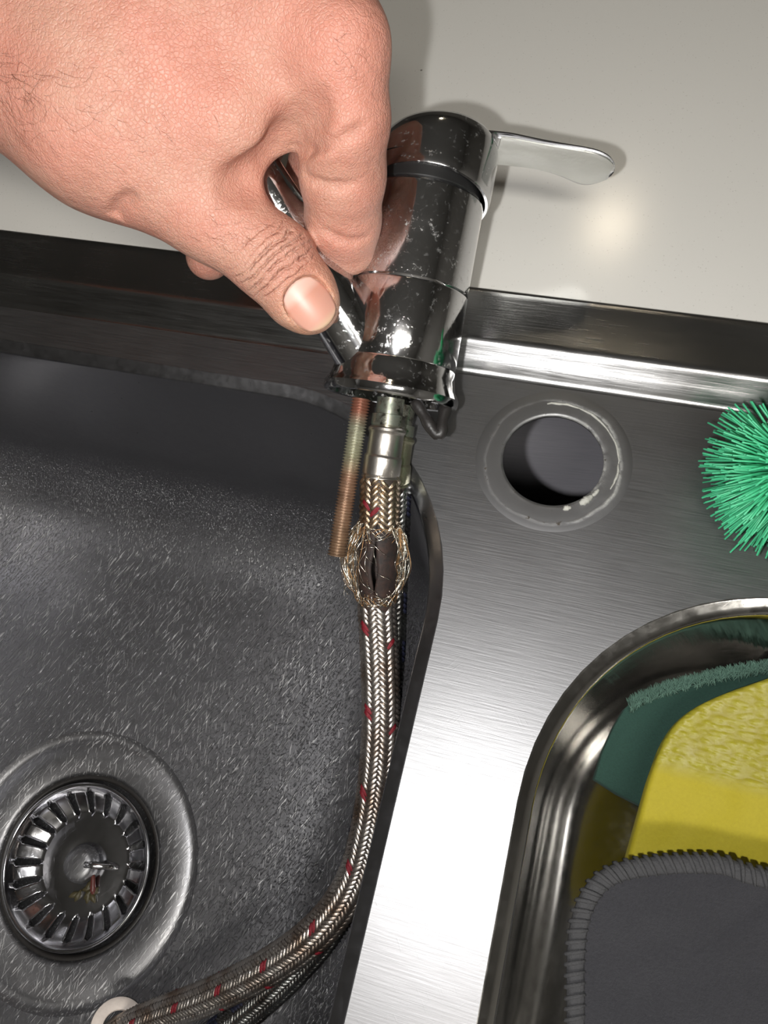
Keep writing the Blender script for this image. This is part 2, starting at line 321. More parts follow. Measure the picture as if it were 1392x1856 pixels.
# drain flange, recess
MD = Matrix.Translation((DC[0], DC[1], -0.1505))
V, Fc = lathe([(0.0655, 0.0), (0.0645, -0.0010), (0.0632, -0.0022), (0.0615, -0.0026), (0.0600, -0.0022), (0.0585, -0.0016), (0.052, -0.0019), (0.0455, -0.0026), (0.0437, -0.0034), (0.0430, -0.0055), (0.0428, -0.018), (0.040, -0.030), (0.030, -0.045), (0.018, -0.050), (0.018, -0.075), (0, -0.075)], 96, MD)
fix_normals(mesh_obj('drain_flange', V, Fc, M['flange'], sink))
V, Fc = lathe([(0.0432, -0.0050), (0.0420, -0.0045), (0.0408, -0.0055), (0.0405, -0.0085), (0.0425, -0.0095)], 96, MD); fix_normals(mesh_obj('drain_seal', V, Fc, M['rubber'], sink))

# strainer basket
MB = Matrix.Translation((DC[0], DC[1], -0.1505)); st = thing('sink_strainer', 'round slotted steel strainer basket seated in the drain of the left bowl', 'strainer', tuple(MB.translation))
pr = [(0.0396, -0.0020), (0.0392, -0.0012), (0.0384, -0.0009), (0.0376, -0.0014), (0.0370, -0.0026), (0.0352, -0.0046), (0.0345, -0.0054), (0.0322, -0.0070), (0.0295, -0.0088), (0.0268, -0.0104), (0.0248, -0.0112), (0.0240, -0.0114), (0.0225, -0.0113), (0.0200, -0.0108), (0.0150, -0.0104), (0.0, -0.0104)]
NA = 20 * 9; V = []; Fc = []
for k, (r_, z) in enumerate(pr):
    for i in range(NA):
        a = 2 * math.pi * (i + 0.5) / NA + 0.05; V.append(MB @ Vector((max(r_, 1e-5) * math.cos(a), max(r_, 1e-5) * math.sin(a), z)))
for k in range(len(pr) - 1):
    for i in range(NA):
        c9 = i % 9
        if 6 <= k <= 9 and 3 <= c9 <= 5: continue
        if k in (5, 10) and c9 == 4: continue
        j = (i + 1) % NA; Fc.append((k * NA + i, (k + 1) * NA + i, (k + 1) * NA + j, k * NA + j))
o = fix_normals(mesh_obj('basket', V, Fc, steel('strainer_steel', (0.50, 0.50, 0.52), 0.17, 0.1, scratch=0.08, brush_scale=(300, 300, 300)).m, st))
md = o.modifiers.new('thickness', 'SOLIDIFY'); md.thickness = 0.0009; md.offset = -1
V, Fc = lathe([(0.0088, -0.0104), (0.0092, -0.0095), (0.0088, -0.0070), (0.0078, -0.0045), (0.0066, -0.0035), (0.0040, -0.0030), (0, -0.0029)], 40, MB); o = fix_normals(mesh_obj('knob', V, Fc, M['flange'], st)); o['label'] = 'worn round lifting knob'
V, Fc = sweep(np.array([np.array(MB @ Vector(p)) for p in ((0.004, 0.001, -0.0034), (0.009, 0.002, -0.0046), (0.0165, 0.003, -0.0085), (0.0185, 0.0032, -0.0103))]), [0.0016, 0.0018, 0.0016, 0.001], 12); mesh_obj('spring_arm', V, Fc, M['chrome'], st)
sc_ = []
for k in range(9):
    c = Vector((0.0045 + random.uniform(-0.006, 0.007), -0.0125 + random.uniform(-0.0035, 0.004), -0.0102)); a = random.random() * 6
    P = [np.array(MB @ (c + Vector((math.cos(a) * q, math.sin(a) * q, 0.0004)))) for q in np.linspace(-0.003, 0.003, 5)]; sc_.append(sweep(np.array(P), [0.0004, 0.0012, 0.0016, 0.0012, 0.0004], 8))
V, Fc = merge(sc_); tag(mesh_obj('food_scrap', V, Fc, plain('olive_scrap', (0.055, 0.045, 0.018), 0.45, bump=0.5, bs=500, var=0.4)), 'olive brown food scrap lying in the sink strainer below its knob', 'food scrap')
V, Fc = sweep(np.array([np.array(MB @ Vector((0.0095 + q * 0.4, -0.007 - q, -0.0085))) for q in np.linspace(-0.0045, 0.0045, 7)]), [0.0006, 0.0011, 0.0012, 0.0013, 0.0015, 0.0014, 0.0006], 10)
tag(mesh_obj('food_scrap', V, Fc, plain('red_scrap', (0.10, 0.025, 0.02), 0.35)), 'tiny reddish food scrap lying beside the strainer knob', 'food scrap')

# ------------------------------------------------------------------ the tap, held up over the bowl
A0, A1 = ad(710, 706, 0.2595), ad(773, 340, 0.2555)
ax = Vector(A1 - A0).normalized(); xr = Vector(CAM[0] * 0.985 + CAM[1] * 0.17); xr = (xr - ax * xr.dot(ax)).normalized(); yr = ax.cross(xr)
TR = Matrix((xr, yr, ax)).transposed(); TM = Matrix.Translation(A0) @ TR.to_4x4(); L1 = (Vector(A1 - A0)).length
tap = thing('mixer_tap', 'chrome single lever mixer tap held upright over the left bowl', 'tap', tuple(A0), rot=TR)
RBd = 0.0197; zt = L1 - 0.0005
def tl(name, prof, mat, n=96, mat4=None, ang=30, parent=tap):
    V, Fc = lathe([(r * mm, z * mm) for r, z in prof], n, mat4 or TM); return autosmooth(mesh_obj(name, V, Fc, mat, parent), ang)
tl('body', [(19.9, 8.4), (20.1, 8.8), (20.1, 32.6), (19.9, 33.0), (19.55, 33.3), (19.7, 33.6), (19.9, 33.9), (19.9, zt / mm - 5), (19.7, zt / mm - 4.0), (18.6, zt / mm - 3.0), (18.2, zt / mm - 2.5), (17.8, zt / mm + 1), (10, zt / mm + 1)], M['chrome'])
o = tl('base_ring', [(19.0, 8.6), (19.9, 8.5), (20.2, 8.0), (20.6, 5.0), (21.3, 2.0), (22.3, 0.4), (22.9, -0.6), (22.9, -2.6), (22.5, -3.4), (21.6, -3.6), (20.8, -3.2), (20.6, -1.0), (19.8, 1.0), (16.0, 1.5), (0, 1.5)], M['chrome']); o['label'] = 'flared chrome base ring with a hollow underside'
tl('collar', [(17.9, zt / mm - 3), (18.4, zt / mm - 2.2), (18.4, zt / mm + 6), (15, zt / mm + 9)], M['black'])['label'] = 'black collar under the lever cap'
# lever cap, tilted
cap_h = 19.5
CM = TM @ Matrix.Translation((0.0012, 0, zt - 0.0033)) @ Matrix.Rotation(math.radians(-13), 4, 'X') @ Matrix.Rotation(math.radians(1.5), 4, 'Y')
cap = tl('lever_cap', [(18.2, 4.0), (18.5, 0.6), (19.1, 0.0), (19.9, 0.1), (20.3, 0.9), (20.5, 3), (20.6, 12), (20.5, 15.2), (19.9, 17.6), (18.6, 19.4), (16.0, 20.7), (11, 21.7), (5, 22.1), (0, 22.2)], M['chrome'], mat4=CM)
CI = CM.inverted(); PI_ = cap.matrix_parent_inverse
for v_c in cap.data.vertices:      # the cap rises towards the lever
    q = CI @ v_c.co
    if q.z > 0.005: q.z += 0.0026 * (q.x / 0.0205) * min(1.0, (q.z - 0.005) / 0.012); v_c.co = CM @ q
NX, NY = 48, 14; top, bot = [], []
for i in range(NX + 1):
    s = math.sin(math.pi / 2 * i / NX) if i else 0.0; x = 8 + 51.5 * s
    hn = 8.6 if s < 0.25 else 8.6 - 0.6 * math.sin((s - 0.25) / 0.5 * math.pi) if s < 0.75 else 8.6
    hf = 8.6 - 1.4 * math.exp(-((s - 0.5) / 0.2) ** 2) + 2.2 * math.exp(-((s - 0.86) / 0.14) ** 2)
    e = max(0.0, (s - 0.80) / 0.20); k = math.sqrt(max(0.0, 1 - e ** 2.2)) if e > 0 else 1; k = max(k, 0.03)
    zc = 23.2 + 1.0 * math.sin(s * math.pi * 0.6) - 1.2 * max(0, s - 0.25) ** 1.8
    th = 2.6 - 1.3 * s
    if s < 0.3: zc -= 0.6 * (0.3 - s) / 0.3 * 2
    rt, rb = [], []
    for j in range(NY + 1):
        q = -1 + 2 * j / NY; y = (hn if q < 0 else hf) * k * q; edge = math.sqrt(max(0, 1 - abs(q) ** 5))
        rt.append(CM @ Vector((x * mm, y * mm, (zc + th * (0.25 + 0.75 * edge) * 0.5 + 0.5 * (1 - q * q)) * mm)))
        rb.append(CM @ Vector((x * mm, y * mm, (zc - th * (0.25 + 0.75 * edge) * 0.5 + 0.7 * (1 - q * q)) * mm)))
    top.append(rt); bot.append(rb)
V, Fc = loft([rt + rb[::-1] for rt, rb in zip(top, bot)], True, True)
o = autosmooth(mesh_obj('lever', V, Fc, M['chrome'], tap), 50)
V, Fc = loft([rt + rb[::-1] for rt, rb in zip([[p - TM.to_3x3() @ Vector((0, 0, 0.0)) for p in b[1:-1]] for b in bot[7:-6]], [[p - CM.to_3x3() @ Vector((0, 0, 0.00035)) for p in b[1:-1]] for b in bot[7:-6]])], True, True)
o = autosmooth(mesh_obj('lever_underside', V, Fc, plain('matt_reflected_grey', (0.52, 0.52, 0.49), 0.38, 0.75, bump=0.3, bs=120, var=0.25), tap), 50); o['label'] = 'dull underside of the lever, counter reflection put into its grey'  # thin sheet whose pale grey stands for the reflected counter
# spout
S0, S1 = ad(681, 676, 0.2555), ad(458, 296, 0.2345)
P, ss = catmull([S0, (S0 * 0.5 + S1 * 0.5), S1], 0.004)
Q = np.array([np.array(Vector(p)) for p in P]); rs = [0.0101 - 0.0028 * max(0.0, (i / len(Q) - 0.25) / 0.75) for i in range(len(Q))]
dS = (S1 - S0) / np.linalg.norm(S1 - S0); Q = np.vstack([Q, Q[-1] + dS * 0.0008]); rs = list(rs) + [rs[-1] - 0.0011]
V, Fc = sweep(Q, rs, 64); autosmooth(mesh_obj('spout', V, Fc, M['chrome'], tap), 40)
# weld fillet where spout meets the body
# gasket hanging out of the base
GM = TM @ Matrix.Translation((0.006, -0.001, -0.0048)) @ Matrix.Rotation(math.radians(16), 4, 'Y') @ Matrix.Rotation(math.radians(-8), 4, 'X')
P = []
for i in range(41):
    a = math.radians(-215 + 250 * i / 40); P.append(GM @ Vector((0.0172 * math.cos(a), 0.0172 * math.sin(a), 0)))
P = np.array([ad(752, 728, 0.252), ad(768, 752, 0.2505), ad(783, 778, 0.2495), ad(793, 789, 0.249), ad(800, 782, 0.2492), ad(802, 762, 0.250), ad(808, 738, 0.252)]); P, _ = catmull(P, 0.001)
V, Fc = sweep(P, [0.0020 + 0.0002 * math.sin(i * 0.9) for i in range(len(P))], 10); o = mesh_obj('gasket', V, Fc, M['rubber'], tap); o['label'] = 'loose black rubber gasket end hanging below the base'
P = np.array([ad(800, 742, 0.2465), ad(818, 744, 0.246), ad(826, 735, 0.2465)])
# threaded stud
U0, U1 = Vector(ad(655, 722, 0.258)), Vector(ad(611, 1004, 0.261)); dz = (U1 - U0).normalized(); Ls = (U1 - U0).length / mm
UR = Vector((0, 0, 1)).rotation_difference(dz).to_matrix().to_4x4(); UM = Matrix.Translation(U0) @ UR
pf = []; z = 0.0
while z < Ls: pf += [(2.55, z), (3.25, z + 0.38), (3.25, z + 0.52), (2.55, z + 0.9)]; z += 1.0
pf += [(2.4, Ls + 0.3), (0, Ls + 0.4)]
t = NT('threaded_brass'); al = t.dot(tuple(U0), tuple(dz)); nn = t.noise(t.mapped((160, 160, 160)), 1, 5, 0.7)
c0 = t.ramp(t.math('MULTIPLY', al, 18.0), [(0.08, (0.30, 0.13, 0.085)), (0.17, (0.36, 0.36, 0.27)), (0.36, (0.34, 0.33, 0.23)), (0.48, (0.34, 0.21, 0.14)), (1.0, (0.27, 0.18, 0.11))])
rmp = c0
t.set(t.mix(t.ramp(nn, [(0.45, 0.0), (0.7, 0.7)]), rmp, (0.13, 0.08, 0.05)), 0.45, 0.55); t.bump(nn, 0.4, 0.0004)
V, Fc = lathe([(r * mm, z * mm) for r, z in pf], 28, UM); o = autosmooth(mesh_obj('threaded_stud', V, Fc, t.m, tap), 60); o['label'] = 'tarnished copper-coloured threaded stud with greenish deposits'

# ------------------------------------------------------------------ braided hoses
def braid(Ps, ss, R, s0, s1, ncol=12, pitch=2.05e-3, h=0.78e-3, skip=None, pick=None, ref=None):
    T, N, B = frames(Ps, ref); parts = {}
    wc = 2 * math.pi * R / ncol
    def pt(s, th, r):
        f = s / ss[-1] * (len(ss) - 1); i = min(int(f), len(ss) - 2); t_ = f - i
        p = Ps[i] * (1 - t_) + Ps[i + 1] * t_; n_ = N[i] * (1 - t_) + N[i + 1] * t_; b_ = B[i] * (1 - t_) + B[i + 1] * t_
        return p + r * (math.cos(th) * n_ + math.sin(th) * b_)
    for j in range(ncol):
        sg = 1 if j % 2 else -1
        n = int((s1 - s0) / pitch)
        for i in range(n):
            s = s0 + (i + 0.5 * (j // 2 % 2)) * pitch + pitch * 0.5; th = 2 * math.pi * (j + 0.5) / ncol
            if s > s1 - 1e-4: continue
            jt = random.uniform(-0.08, 0.08) * pitch; s += jt
            if skip and skip(s, th): continue
            L = wc * 0.60; dsx = 0.80 * L * sg * -1; wd = pitch * 0.51; key = pick(i, j) if pick else 0
            hh = h * random.uniform(0.8, 1.15)
            def q(a, b, r): return pt(s + a * dsx + b * wd, th + (a * L) / R, r)
            v = [q(-1, 0.15, R - 0.0003), q(-0.55, 0.85, R - 0.0001), q(0.55, 0.95, R - 0.0001), q(1, -0.15, R - 0.0003), q(0.55, -0.85, R - 0.0001), q(-0.55, -0.95, R - 0.0001), q(-0.5, 0, R + hh * 0.8), q(0, 0, R + hh), q(0.5, 0, R + hh * 0.8)]
            f = [(0, 6, 1), (1, 6, 7), (1, 7, 2), (7, 8, 2), (2, 8, 3), (3, 8, 4), (4, 8, 7), (4, 7, 5), (5, 7, 6), (5, 6, 0)]
            parts.setdefault(key, []).append((v, f))
    return parts
def braid_mat(name, col, col2, rough=0.3, metal=1.0, sc=70):
    t = NT(name); a = t.noise(t.mapped((sc, sc, sc)), 1, 5, 0.6); w = t.noise(t.mapped((2600, 2600, 900)), 1, 2)
    t.set(t.mix(t.ramp(a, [(0.42, 0.0), (0.66, 1.0)]), col, col2), rough, metal); t.bump(w, 0.5, 0.00025); return t.m
M['braid'] = braid_mat('steel_braid', (0.66, 0.62, 0.58), (0.34, 0.25, 0.19), 0.36); M['braid_rust'] = braid_mat('rusty_braid', (0.58, 0.48, 0.36), (0.26, 0.16, 0.08), 0.38)
M['braid_dark'] = braid_mat('dark_braid', (0.42, 0.43, 0.42), (0.16, 0.15, 0.14)); M['red'] = plain('red_tracer', (0.17, 0.006, 0.014), 0.45, 0.1, bump=0.5, bs=2500); M['blue'] = plain('blue_tracer', (0.012, 0.014, 0.032), 0.45, 0.1, bump=0.5, bs=2500)
M['core'] = plain('dark_core', (0.035, 0.025, 0.02), 0.6, bump=0.3, bs=500)
hose = thing('braided_hose', 'burst steel-braided tap hose with red flecks, its tube bared by a frayed hole', 'hose', tuple(ad(706, 730, 0.262)))
HP = [ad(*p) for p in [(709, 722, 0.2575), (699, 800, 0.2585), (690, 865, 0.2600), (687, 950, 0.263), (684, 1020, 0.266), (683, 1090, 0.269), (687, 1170, 0.272), (690, 1260, 0.274), (689, 1340, 0.276), (682, 1420, 0.279), (670, 1500, 0.282), (649, 1580, 0.285), (610, 1650, 0.288), (550, 1710, 0.294), (470, 1762, 0.306), (380, 1805, 0.322), (290, 1838, 0.338), (225, 1866, 0.3475), (180, 1900, 0.3475)]]
P, ss = catmull(HP, 0.0012); ref = -CAM[2] + 0.0
def s_at(u, v, dep): return ss[np.argmin(np.linalg.norm(P - ad(u, v, dep), axis=1))]
sA, sB, sC = s_at(690, 865, 0.260), s_at(686, 958, 0.2635), s_at(683, 1085, 0.269); sMid = (sB + sC) / 2; sE = ss[-1]
R0 = 0.0064
V, Fc = sweep(P[::2], R0 - 0.0005, 24, ref); 
keep = lambda s: not (sB - 0.002 < s < sC + 0.002)
idx = [i for i, s in enumerate(ss) if sA - 0.002 < s < sB - 0.001]; V1 = sweep(P[idx], R0 - 0.0004, 24, ref)
idx = [i for i, s in enumerate(ss) if s > sC + 0.001]; V2 = sweep(P[idx], R0 - 0.0004, 24, ref)
mesh_obj('liner', *merge([V1, V2]), M['core'], hose)
T_, N_, B_ = frames(P, ref)
idx = [i for i, s in enumerate(ss) if sB - 0.004 < s < sC + 0.005]
ri = [0.0060 + 0.0011 * math.exp(-((ss[i] - sMid) / 0.0075) ** 2) for i in idx]
t = NT('burnt_tube'); nn = t.noise(t.mapped((260, 260, 260)), 1, 5, 0.7); t.set(t.mix(t.ramp(nn, [(0.4, 0.0), (0.7, 1.0)]), (0.012, 0.008, 0.007), (0.04, 0.018, 0.012)), 0.7, 0); t.bump(nn, 0.6, 0.0005)
# inner tube with a lengthwise split facing out
n = 40; rings = []
for q, i in enumerate(idx):
    w = 0.35 * math.exp(-((ss[i] - sMid) / 0.006) ** 2) + 0.004; ring = []
    for k in range(n + 1):
        a = 0.12 + w / 2 + (2 * math.pi - w) * k / n; ring.append(P[i] + ri[q] * (math.cos(a) * N_[i] + math.sin(a) * B_[i]))
    rings.append(ring)
V = [tuple(p) for r_ in rings for p in r_]; Fc = [(a * (n + 1) + b, a * (n + 1) + b + 1, (a + 1) * (n + 1) + b + 1, (a + 1) * (n + 1) + b) for a in range(len(rings) - 1) for b in range(n)]
o = fix_normals(mesh_obj('inner_tube', V, Fc, t.m, hose)); md = o.modifiers.new('wall', 'SOLIDIFY'); md.thickness = 0.0011; md.offset = -1; o['label'] = 'dark brown inner tube split lengthwise'
def edge_skip(s, th):
    jag = 0.0016 * math.sin(th * 3 + 1) + 0.0012 * math.sin(th * 7)
    return False
def pick(i, j): return 'r' if (j % 6 == 1 and i % 15 in (3, 4)) or (j % 6 == 4 and i % 15 == 6) or (j % 6 == 3 and i % 15 == 7 and False) else 'b'
pa = braid(P, ss, R0, sA, sB, pick=lambda i, j: 'r' if (i, j) in ((5, 0), (8, 10), (9, 10), (4, 1)) else 'b', ref=ref)
mesh_obj('braid', *merge(pa['b']), M['braid_rust'], hose)['kind'] = 'stuff'
if 'r' in pa: mesh_obj('tracer_thread', *merge(pa['r']), M['red'], hose)['kind'] = 'stuff'
pa = braid(P, ss, R0, sC + 0.001, sE, pick=pick, ref=ref)
mesh_obj('braid', *merge(pa['b']), M['braid'], hose)['kind'] = 'stuff'
mesh_obj('tracer_thread', *merge(pa['r']), M['red'], hose)['kind'] = 'stuff'
# ferrule
def ferrule(Pq, ssq, refq, prof, mat, parent, nm):
    T, N, B = frames(Pq, refq); rings = []
    for r, s in prof:
        f = np.interp(s * mm, ssq, np.arange(len(ssq))); i = min(int(f), len(ssq) - 2); t_ = f - i; p = Pq[i] * (1 - t_) + Pq[i + 1] * t_
        rings.append([p + r * mm * (math.cos(a) * N[i] + math.sin(a) * B[i]) for a in np.linspace(0, 2 * math.pi, 48, endpoint=False)])
    return autosmooth(mesh_obj(nm, *loft(rings), mat, parent), 35)
a = sA / mm
M['ferrule'] = plain('crimped_ferrule', (0.60, 0.56, 0.51), 0.34, 1.0, bump=0.15, bs=300, var=0.2)
t = NT('corroded_nipple'); g = t.ramp(t.noise(t.mapped((210, 210, 210)), 1, 5, 0.7), [(0.34, 0.0), (0.72, 1.0)]); t.set(t.mix(g, (0.30, 0.29, 0.24), (0.03, 0.065, 0.045)), t.math('ADD', 0.2, t.math('MULTIPLY', g, 0.4)), t.math('SUBTRACT', 1.0, t.math('MULTIPLY', g, 0.7))); M['nipple'] = t.m
def nipple_f(Pq, ssq, refq, a, par, mf, mn):
    o = ferrule(Pq, ssq, refq, [(4.6, 0), (4.6, a - 21), (5.6, a - 20.8), (5.7, a - 17.3), (5.2, a - 16.8)], mn, par, 'nipple'); o['label'] = 'chrome neck with green corrosion'
    ferrule(Pq, ssq, refq, [(4.6, a - 17), (5.4, a - 16.9), (6.3, a - 16.1), (6.4, a - 15.3), (6.0, a - 14.6), (5.85, a - 14.2), (5.9, a - 7.4), (6.0, a - 7.2), (6.35, a - 6.7), (6.4, a - 6.4), (6.45, a - 1.0), (6.25, a - 0.7), (6.25, a - 0.5), (6.55, a - 0.2), (6.65, a + 0.3), (6.2, a + 0.6)], mf, par, 'ferrule')
nipple_f(P, ss, ref, a, hose, M['ferrule'], M['nipple'])
# frayed wires round the hole
def wire(pts, r): 
    q, _ = catmull(pts, 0.0009); n = len(q); return sweep(q, [r * (1 - 0.45 * i / n) for i in range(n)], 5)
def local(s, th, r):
    i = int(np.clip(s / sE * (len(ss) - 1), 0, len(ss) - 1)); return P[i] + r * (math.cos(th) * N_[i] + math.sin(th) * B_[i])
wires = []; brown = []
Lg = sC - sB
def dirang(right):  # angle whose radial direction points image right
    i = int(sMid / sE * (len(ss) - 1)); v = CAM[0] * right; return math.atan2(v @ B_[i], v @ N_[i])
AL, AR, AF = dirang(-1), dirang(1), 0.0
for side, A in ((0, AL), (1, AR)):
    nb = 75 if side == 0 else 55
    for k in range(nb):       # bundles that bulge round each side of the hole
        th = A + random.gauss(0, 0.38); bul = random.uniform(0.0010, 0.0062) if side == 0 else random.uniform(0.0006, 0.0044)
        s0_, s1_ = sB - random.uniform(0.0, 0.002), sC + random.uniform(-0.002, 0.001); e = random.random()
        if e < 0.45: s1_ = sB + Lg * random.uniform(0.45, 0.95)
        pts = [local(s0_ + (s1_ - s0_) * f, th + (random.gauss(0, 0.17) + 0.15 * math.sin(f * 3 + k)), R0 + 0.0002 + bul * math.sin(math.pi * min(f * (1.0 if e > 0.45 else 0.75), 1)) ** 0.8 + random.gauss(0, 0.00055)) for f in (0, 0.25, 0.5, 0.75, 1)]
        (wires if random.random() < 0.72 else brown).append(wire(pts, random.uniform(0.00008, 0.00014)))
    for k in range(16 if side == 0 else 8):      # curls standing clear of the bundles
        th = A + random.gauss(0, 0.3); s0_ = sMid + random.uniform(-0.25, 0.35) * Lg; L = random.uniform(0.003, 0.008); cu = random.uniform(-1, 1)
        pts = [local(s0_ + L * f * (0.8 if side == 0 else 0.5), th + cu * 0.6 * f * f, R0 + 0.002 + (0.0032 if side == 0 else 0.0018) * math.sin(f * 2.6)) for f in (0, 0.33, 0.66, 1)]
        wires.append(wire(pts, 0.00009))
for k in range(110):       # short ends at the top and bottom of the hole
    topside = k % 2; th = random.uniform(-1.5, 1.5); s0_ = sB - 0.001 if topside else sC + 0.0014; dr = 1 if topside else -1; L = random.uniform(0.0015, 0.0055) * (0.8 if abs(th) < .5 else 1)
    tw = random.uniform(-0.8, 0.8); pts = [local(s0_ + dr * L * f, th + tw * f, R0 + 0.0003 + random.uniform(0, 0.0014) * f) for f in (0, 0.4, 0.75, 1)]
    (wires if random.random() < 0.5 else brown).append(wire(pts, random.uniform(0.00008, 0.00014)))
for (s0_, t0, s1_, t1, lift) in [(0.08, -0.9, 0.12, 0.7, 0.001), (0.12, 0.5, 0.35, -0.6, 0.002), (0.1, 0.3, 0.2, 1.0, 0.002), (0.55, 0.1, 0.72, -0.9, 0.002), (0.62, 0.9, 0.85, 0.2, 0.002), (0.9, -1.0, 0.97, 0.6, 0.0015), (0.95, -0.8, 0.85, 0.5, 0.0022), (0.3, 1.2, 0.6, 0.5, 0.001), (0.2, 0.2, 0.5, 0.0, 0.0015)]:
    s_ = 1 if (AR - AL) % (2 * math.pi) < math.pi else -1
    for s_x in (0, 1): wires.append(wire([local(sB + Lg * 0.12 * s_x + Lg * (s0_ + (s1_ - s0_) * f), 0.45 * s_x + (t0 + (t1 - t0) * f) * (1 - 0.5 * s_x), R0 + lift * math.sin(math.pi * f) + 0.0004) for f in (0, 0.3, 0.6, 1)], 0.0001))
mesh_obj('frayed_wire', *merge(wires), plain('bright_wire', (0.78, 0.74, 0.64), 0.25, 1.0), hose)['kind'] = 'stuff'
o = mesh_obj('frayed_wire', *merge(brown), plain('rusty_wire', (0.42, 0.24, 0.11), 0.4, 0.8), hose); o['kind'] = 'stuff'; o['label'] = 'rusty brown frayed wires'
# second, sound hose behind
hose2 = thing('braided_hose', 'intact steel-braided tap hose with blue flecks hanging behind the burst one', 'hose', tuple(ad(735, 760, 0.275)))
HP2 = [ad(*p) for p in [(730, 735, 0.2700), (720, 790, 0.2703), (711, 860, 0.2722), (709, 950, 0.2785), (705, 1050, 0.283), (703, 1150, 0.287), (698, 1230, 0.290), (690, 1330, 0.294), (680, 1420, 0.298), (664, 1510, 0.303), (640, 1600, 0.308), (590, 1690, 0.314), (520, 1770, 0.322), (440, 1840, 0.333), (370, 1890, 0.3415), (300, 1930, 0.345)]]
P2, ss2 = catmull(HP2, 0.0012); a2 = float(np.interp(0, [0, 1], [0, 1])); sA2 = ss2[np.argmin(np.linalg.norm(P2 - ad(713, 875, 0.2735), axis=1))]
idx = [i for i, s in enumerate(ss2) if s > sA2 - 0.002]; mesh_obj('liner', *sweep(P2[idx], R0 - 0.0004, 24, ref), M['core'], hose2)
pa = braid(P2, ss2, R0, sA2, ss2[-1], pick=lambda i, j: 'b2' if (j % 6 in (2, 3) and i % 9 in (2, 3, 4, 5)) else 'b', ref=ref)
mesh_obj('braid', *merge(pa['b']), M['braid_dark'], hose2)['kind'] = 'stuff'; mesh_obj('tracer_thread', *merge(pa['b2']), M['blue'], hose2)['kind'] = 'stuff'
nipple_f(P2, ss2, ref, sA2 / mm, hose2, plain('tarnished_ferrule', (0.30, 0.29, 0.20), 0.35, 0.9, bump=0.3, bs=300, var=0.3), M['nipple'])
# pale washer where the hose leaves the frame
wc = Vector(ad(213, 1862, 0.3455)); wn = (Vector(EYE) - wc).normalized(); wn = (wn + Vector(CAM[1]) * -0.25 + Vector(CAM[0]) * 0.25).normalized(); WM = Matrix.Translation(wc) @ Vector((0, 0, 1)).rotation_difference(wn).to_matrix().to_4x4()
V, Fc = lathe([(0.0065, 0.0), (0.0068, 0.0010), (0.0080, 0.0013), (0.0105, 0.0012), (0.0118, 0.0005), (0.0119, -0.0008), (0.0110, -0.0016), (0.0068, -0.0014), (0.0065, 0.0)], 56, WM)
tag(autosmooth(mesh_obj('washer', V, Fc, plain('chalky_washer', (0.72, 0.64, 0.58), 0.45, 0.0, bump=0.4, bs=260, var=0.2)), 40), 'pale round washer with rust specks at the hose end near the drain', 'washer')

# ------------------------------------------------------------------ right bowl: pad, cloths
def on_plane(u, v, zf):
    z = -0.05
    for _ in range(30): p = at(u, v, z); z = 0.5 * z + 0.5 * zf(p[0], p[1])
    return at(u, v, z)
def smooth_closed(P, n):
    P = [np.array(p, float) for p in P]; m = len(P); out = []
    for i in range(m):
        a, b, c, d = P[i - 1], P[i], P[(i + 1) % m], P[(i + 2) % m]
        for k in range(n):
            t = k / n; out.append(0.5 * (2 * b + (c - a) * t + (2 * a - 5 * b + 4 * c - d) * t * t + (3 * b - a - 3 * c + d) * t ** 3))
    return out
def slab(pts, thick, rnd, wob=0.0, seed=0, rings_in=16, zf=None, jag=None):
    c = sum(pts) / len(pts); R = []
    def inset(p, d):
        v = c - p; L = np.linalg.norm(v[:2]); return p + v * min(d / L, 0.95)
    for k in range(6):
        a = math.pi / 2 * (5 - k) / 5; R.append([inset(p, rnd * (1 - math.cos(a))) + np.array([0, 0, -thick + rnd * (1 - math.sin(a)) * 1.0]) for p in pts])
    for k in range(1, 7):
        a = math.pi / 2 * k / 6; R.append([inset(p, rnd * (1 - math.cos(a))) + np.array([0, 0, -rnd * (1 - math.sin(a))]) for p in pts])
    for k in range(1, rings_in):
        t = k / rings_in; R.append([inset(p, rnd) * (1 - t) + c * t + np.array([0, 0, 0]) for p in pts])
    from mathutils import noise as mn
    if wob:
        R = [[p + np.array([0, 0, wob * (mn.noise(Vector((p[0] * 40 + seed, p[1] * 40, 0))) + 0.4 * mn.noise(Vector((p[0] * 110 + seed, p[1] * 110, 0))))]) for p in r] for r in R]
    if jag: R = [[p + jag(p) for p in r] for r in R]
    return loft(R, True, True)
pad_z = lambda x, y: -0.0385 - (0.075 - y) * 0.50
pts = [on_plane(u, v, pad_z) for u, v in [(1077, 1412), (1092, 1362), (1112, 1318), (1132, 1284), (1150, 1268), (1200, 1246), (1250, 1232), (1310, 1218), (1392, 1203), (1440, 1200), (1480, 1240), (1480, 1400), (1400, 1480), (1300, 1500), (1160, 1460), (1120, 1440)]]
pp = []
for i in range(len(pts)):
    for k in range(8): pp.append(pts[i] * (1 - k / 8) + pts[(i + 1) % len(pts)] * k / 8)
V, Fc = slab(pp, 0.0075, 0.0008, wob=0.0005)
t = NT('scouring_pad'); f1 = t.noise(t.mapped((1400, 1400, 1400)), 1, 5, 0.8); t.set(t.mix(f1, (0.008, 0.034, 0.026), (0.034, 0.10, 0.075)), 0.8, 0); t.bump(f1, 0.8, 0.001)
pad = tag(mesh_obj('scouring_pad', V, Fc, t.m), 'dark green scouring pad in the small bowl, under the yellow cloth', 'scouring pad')
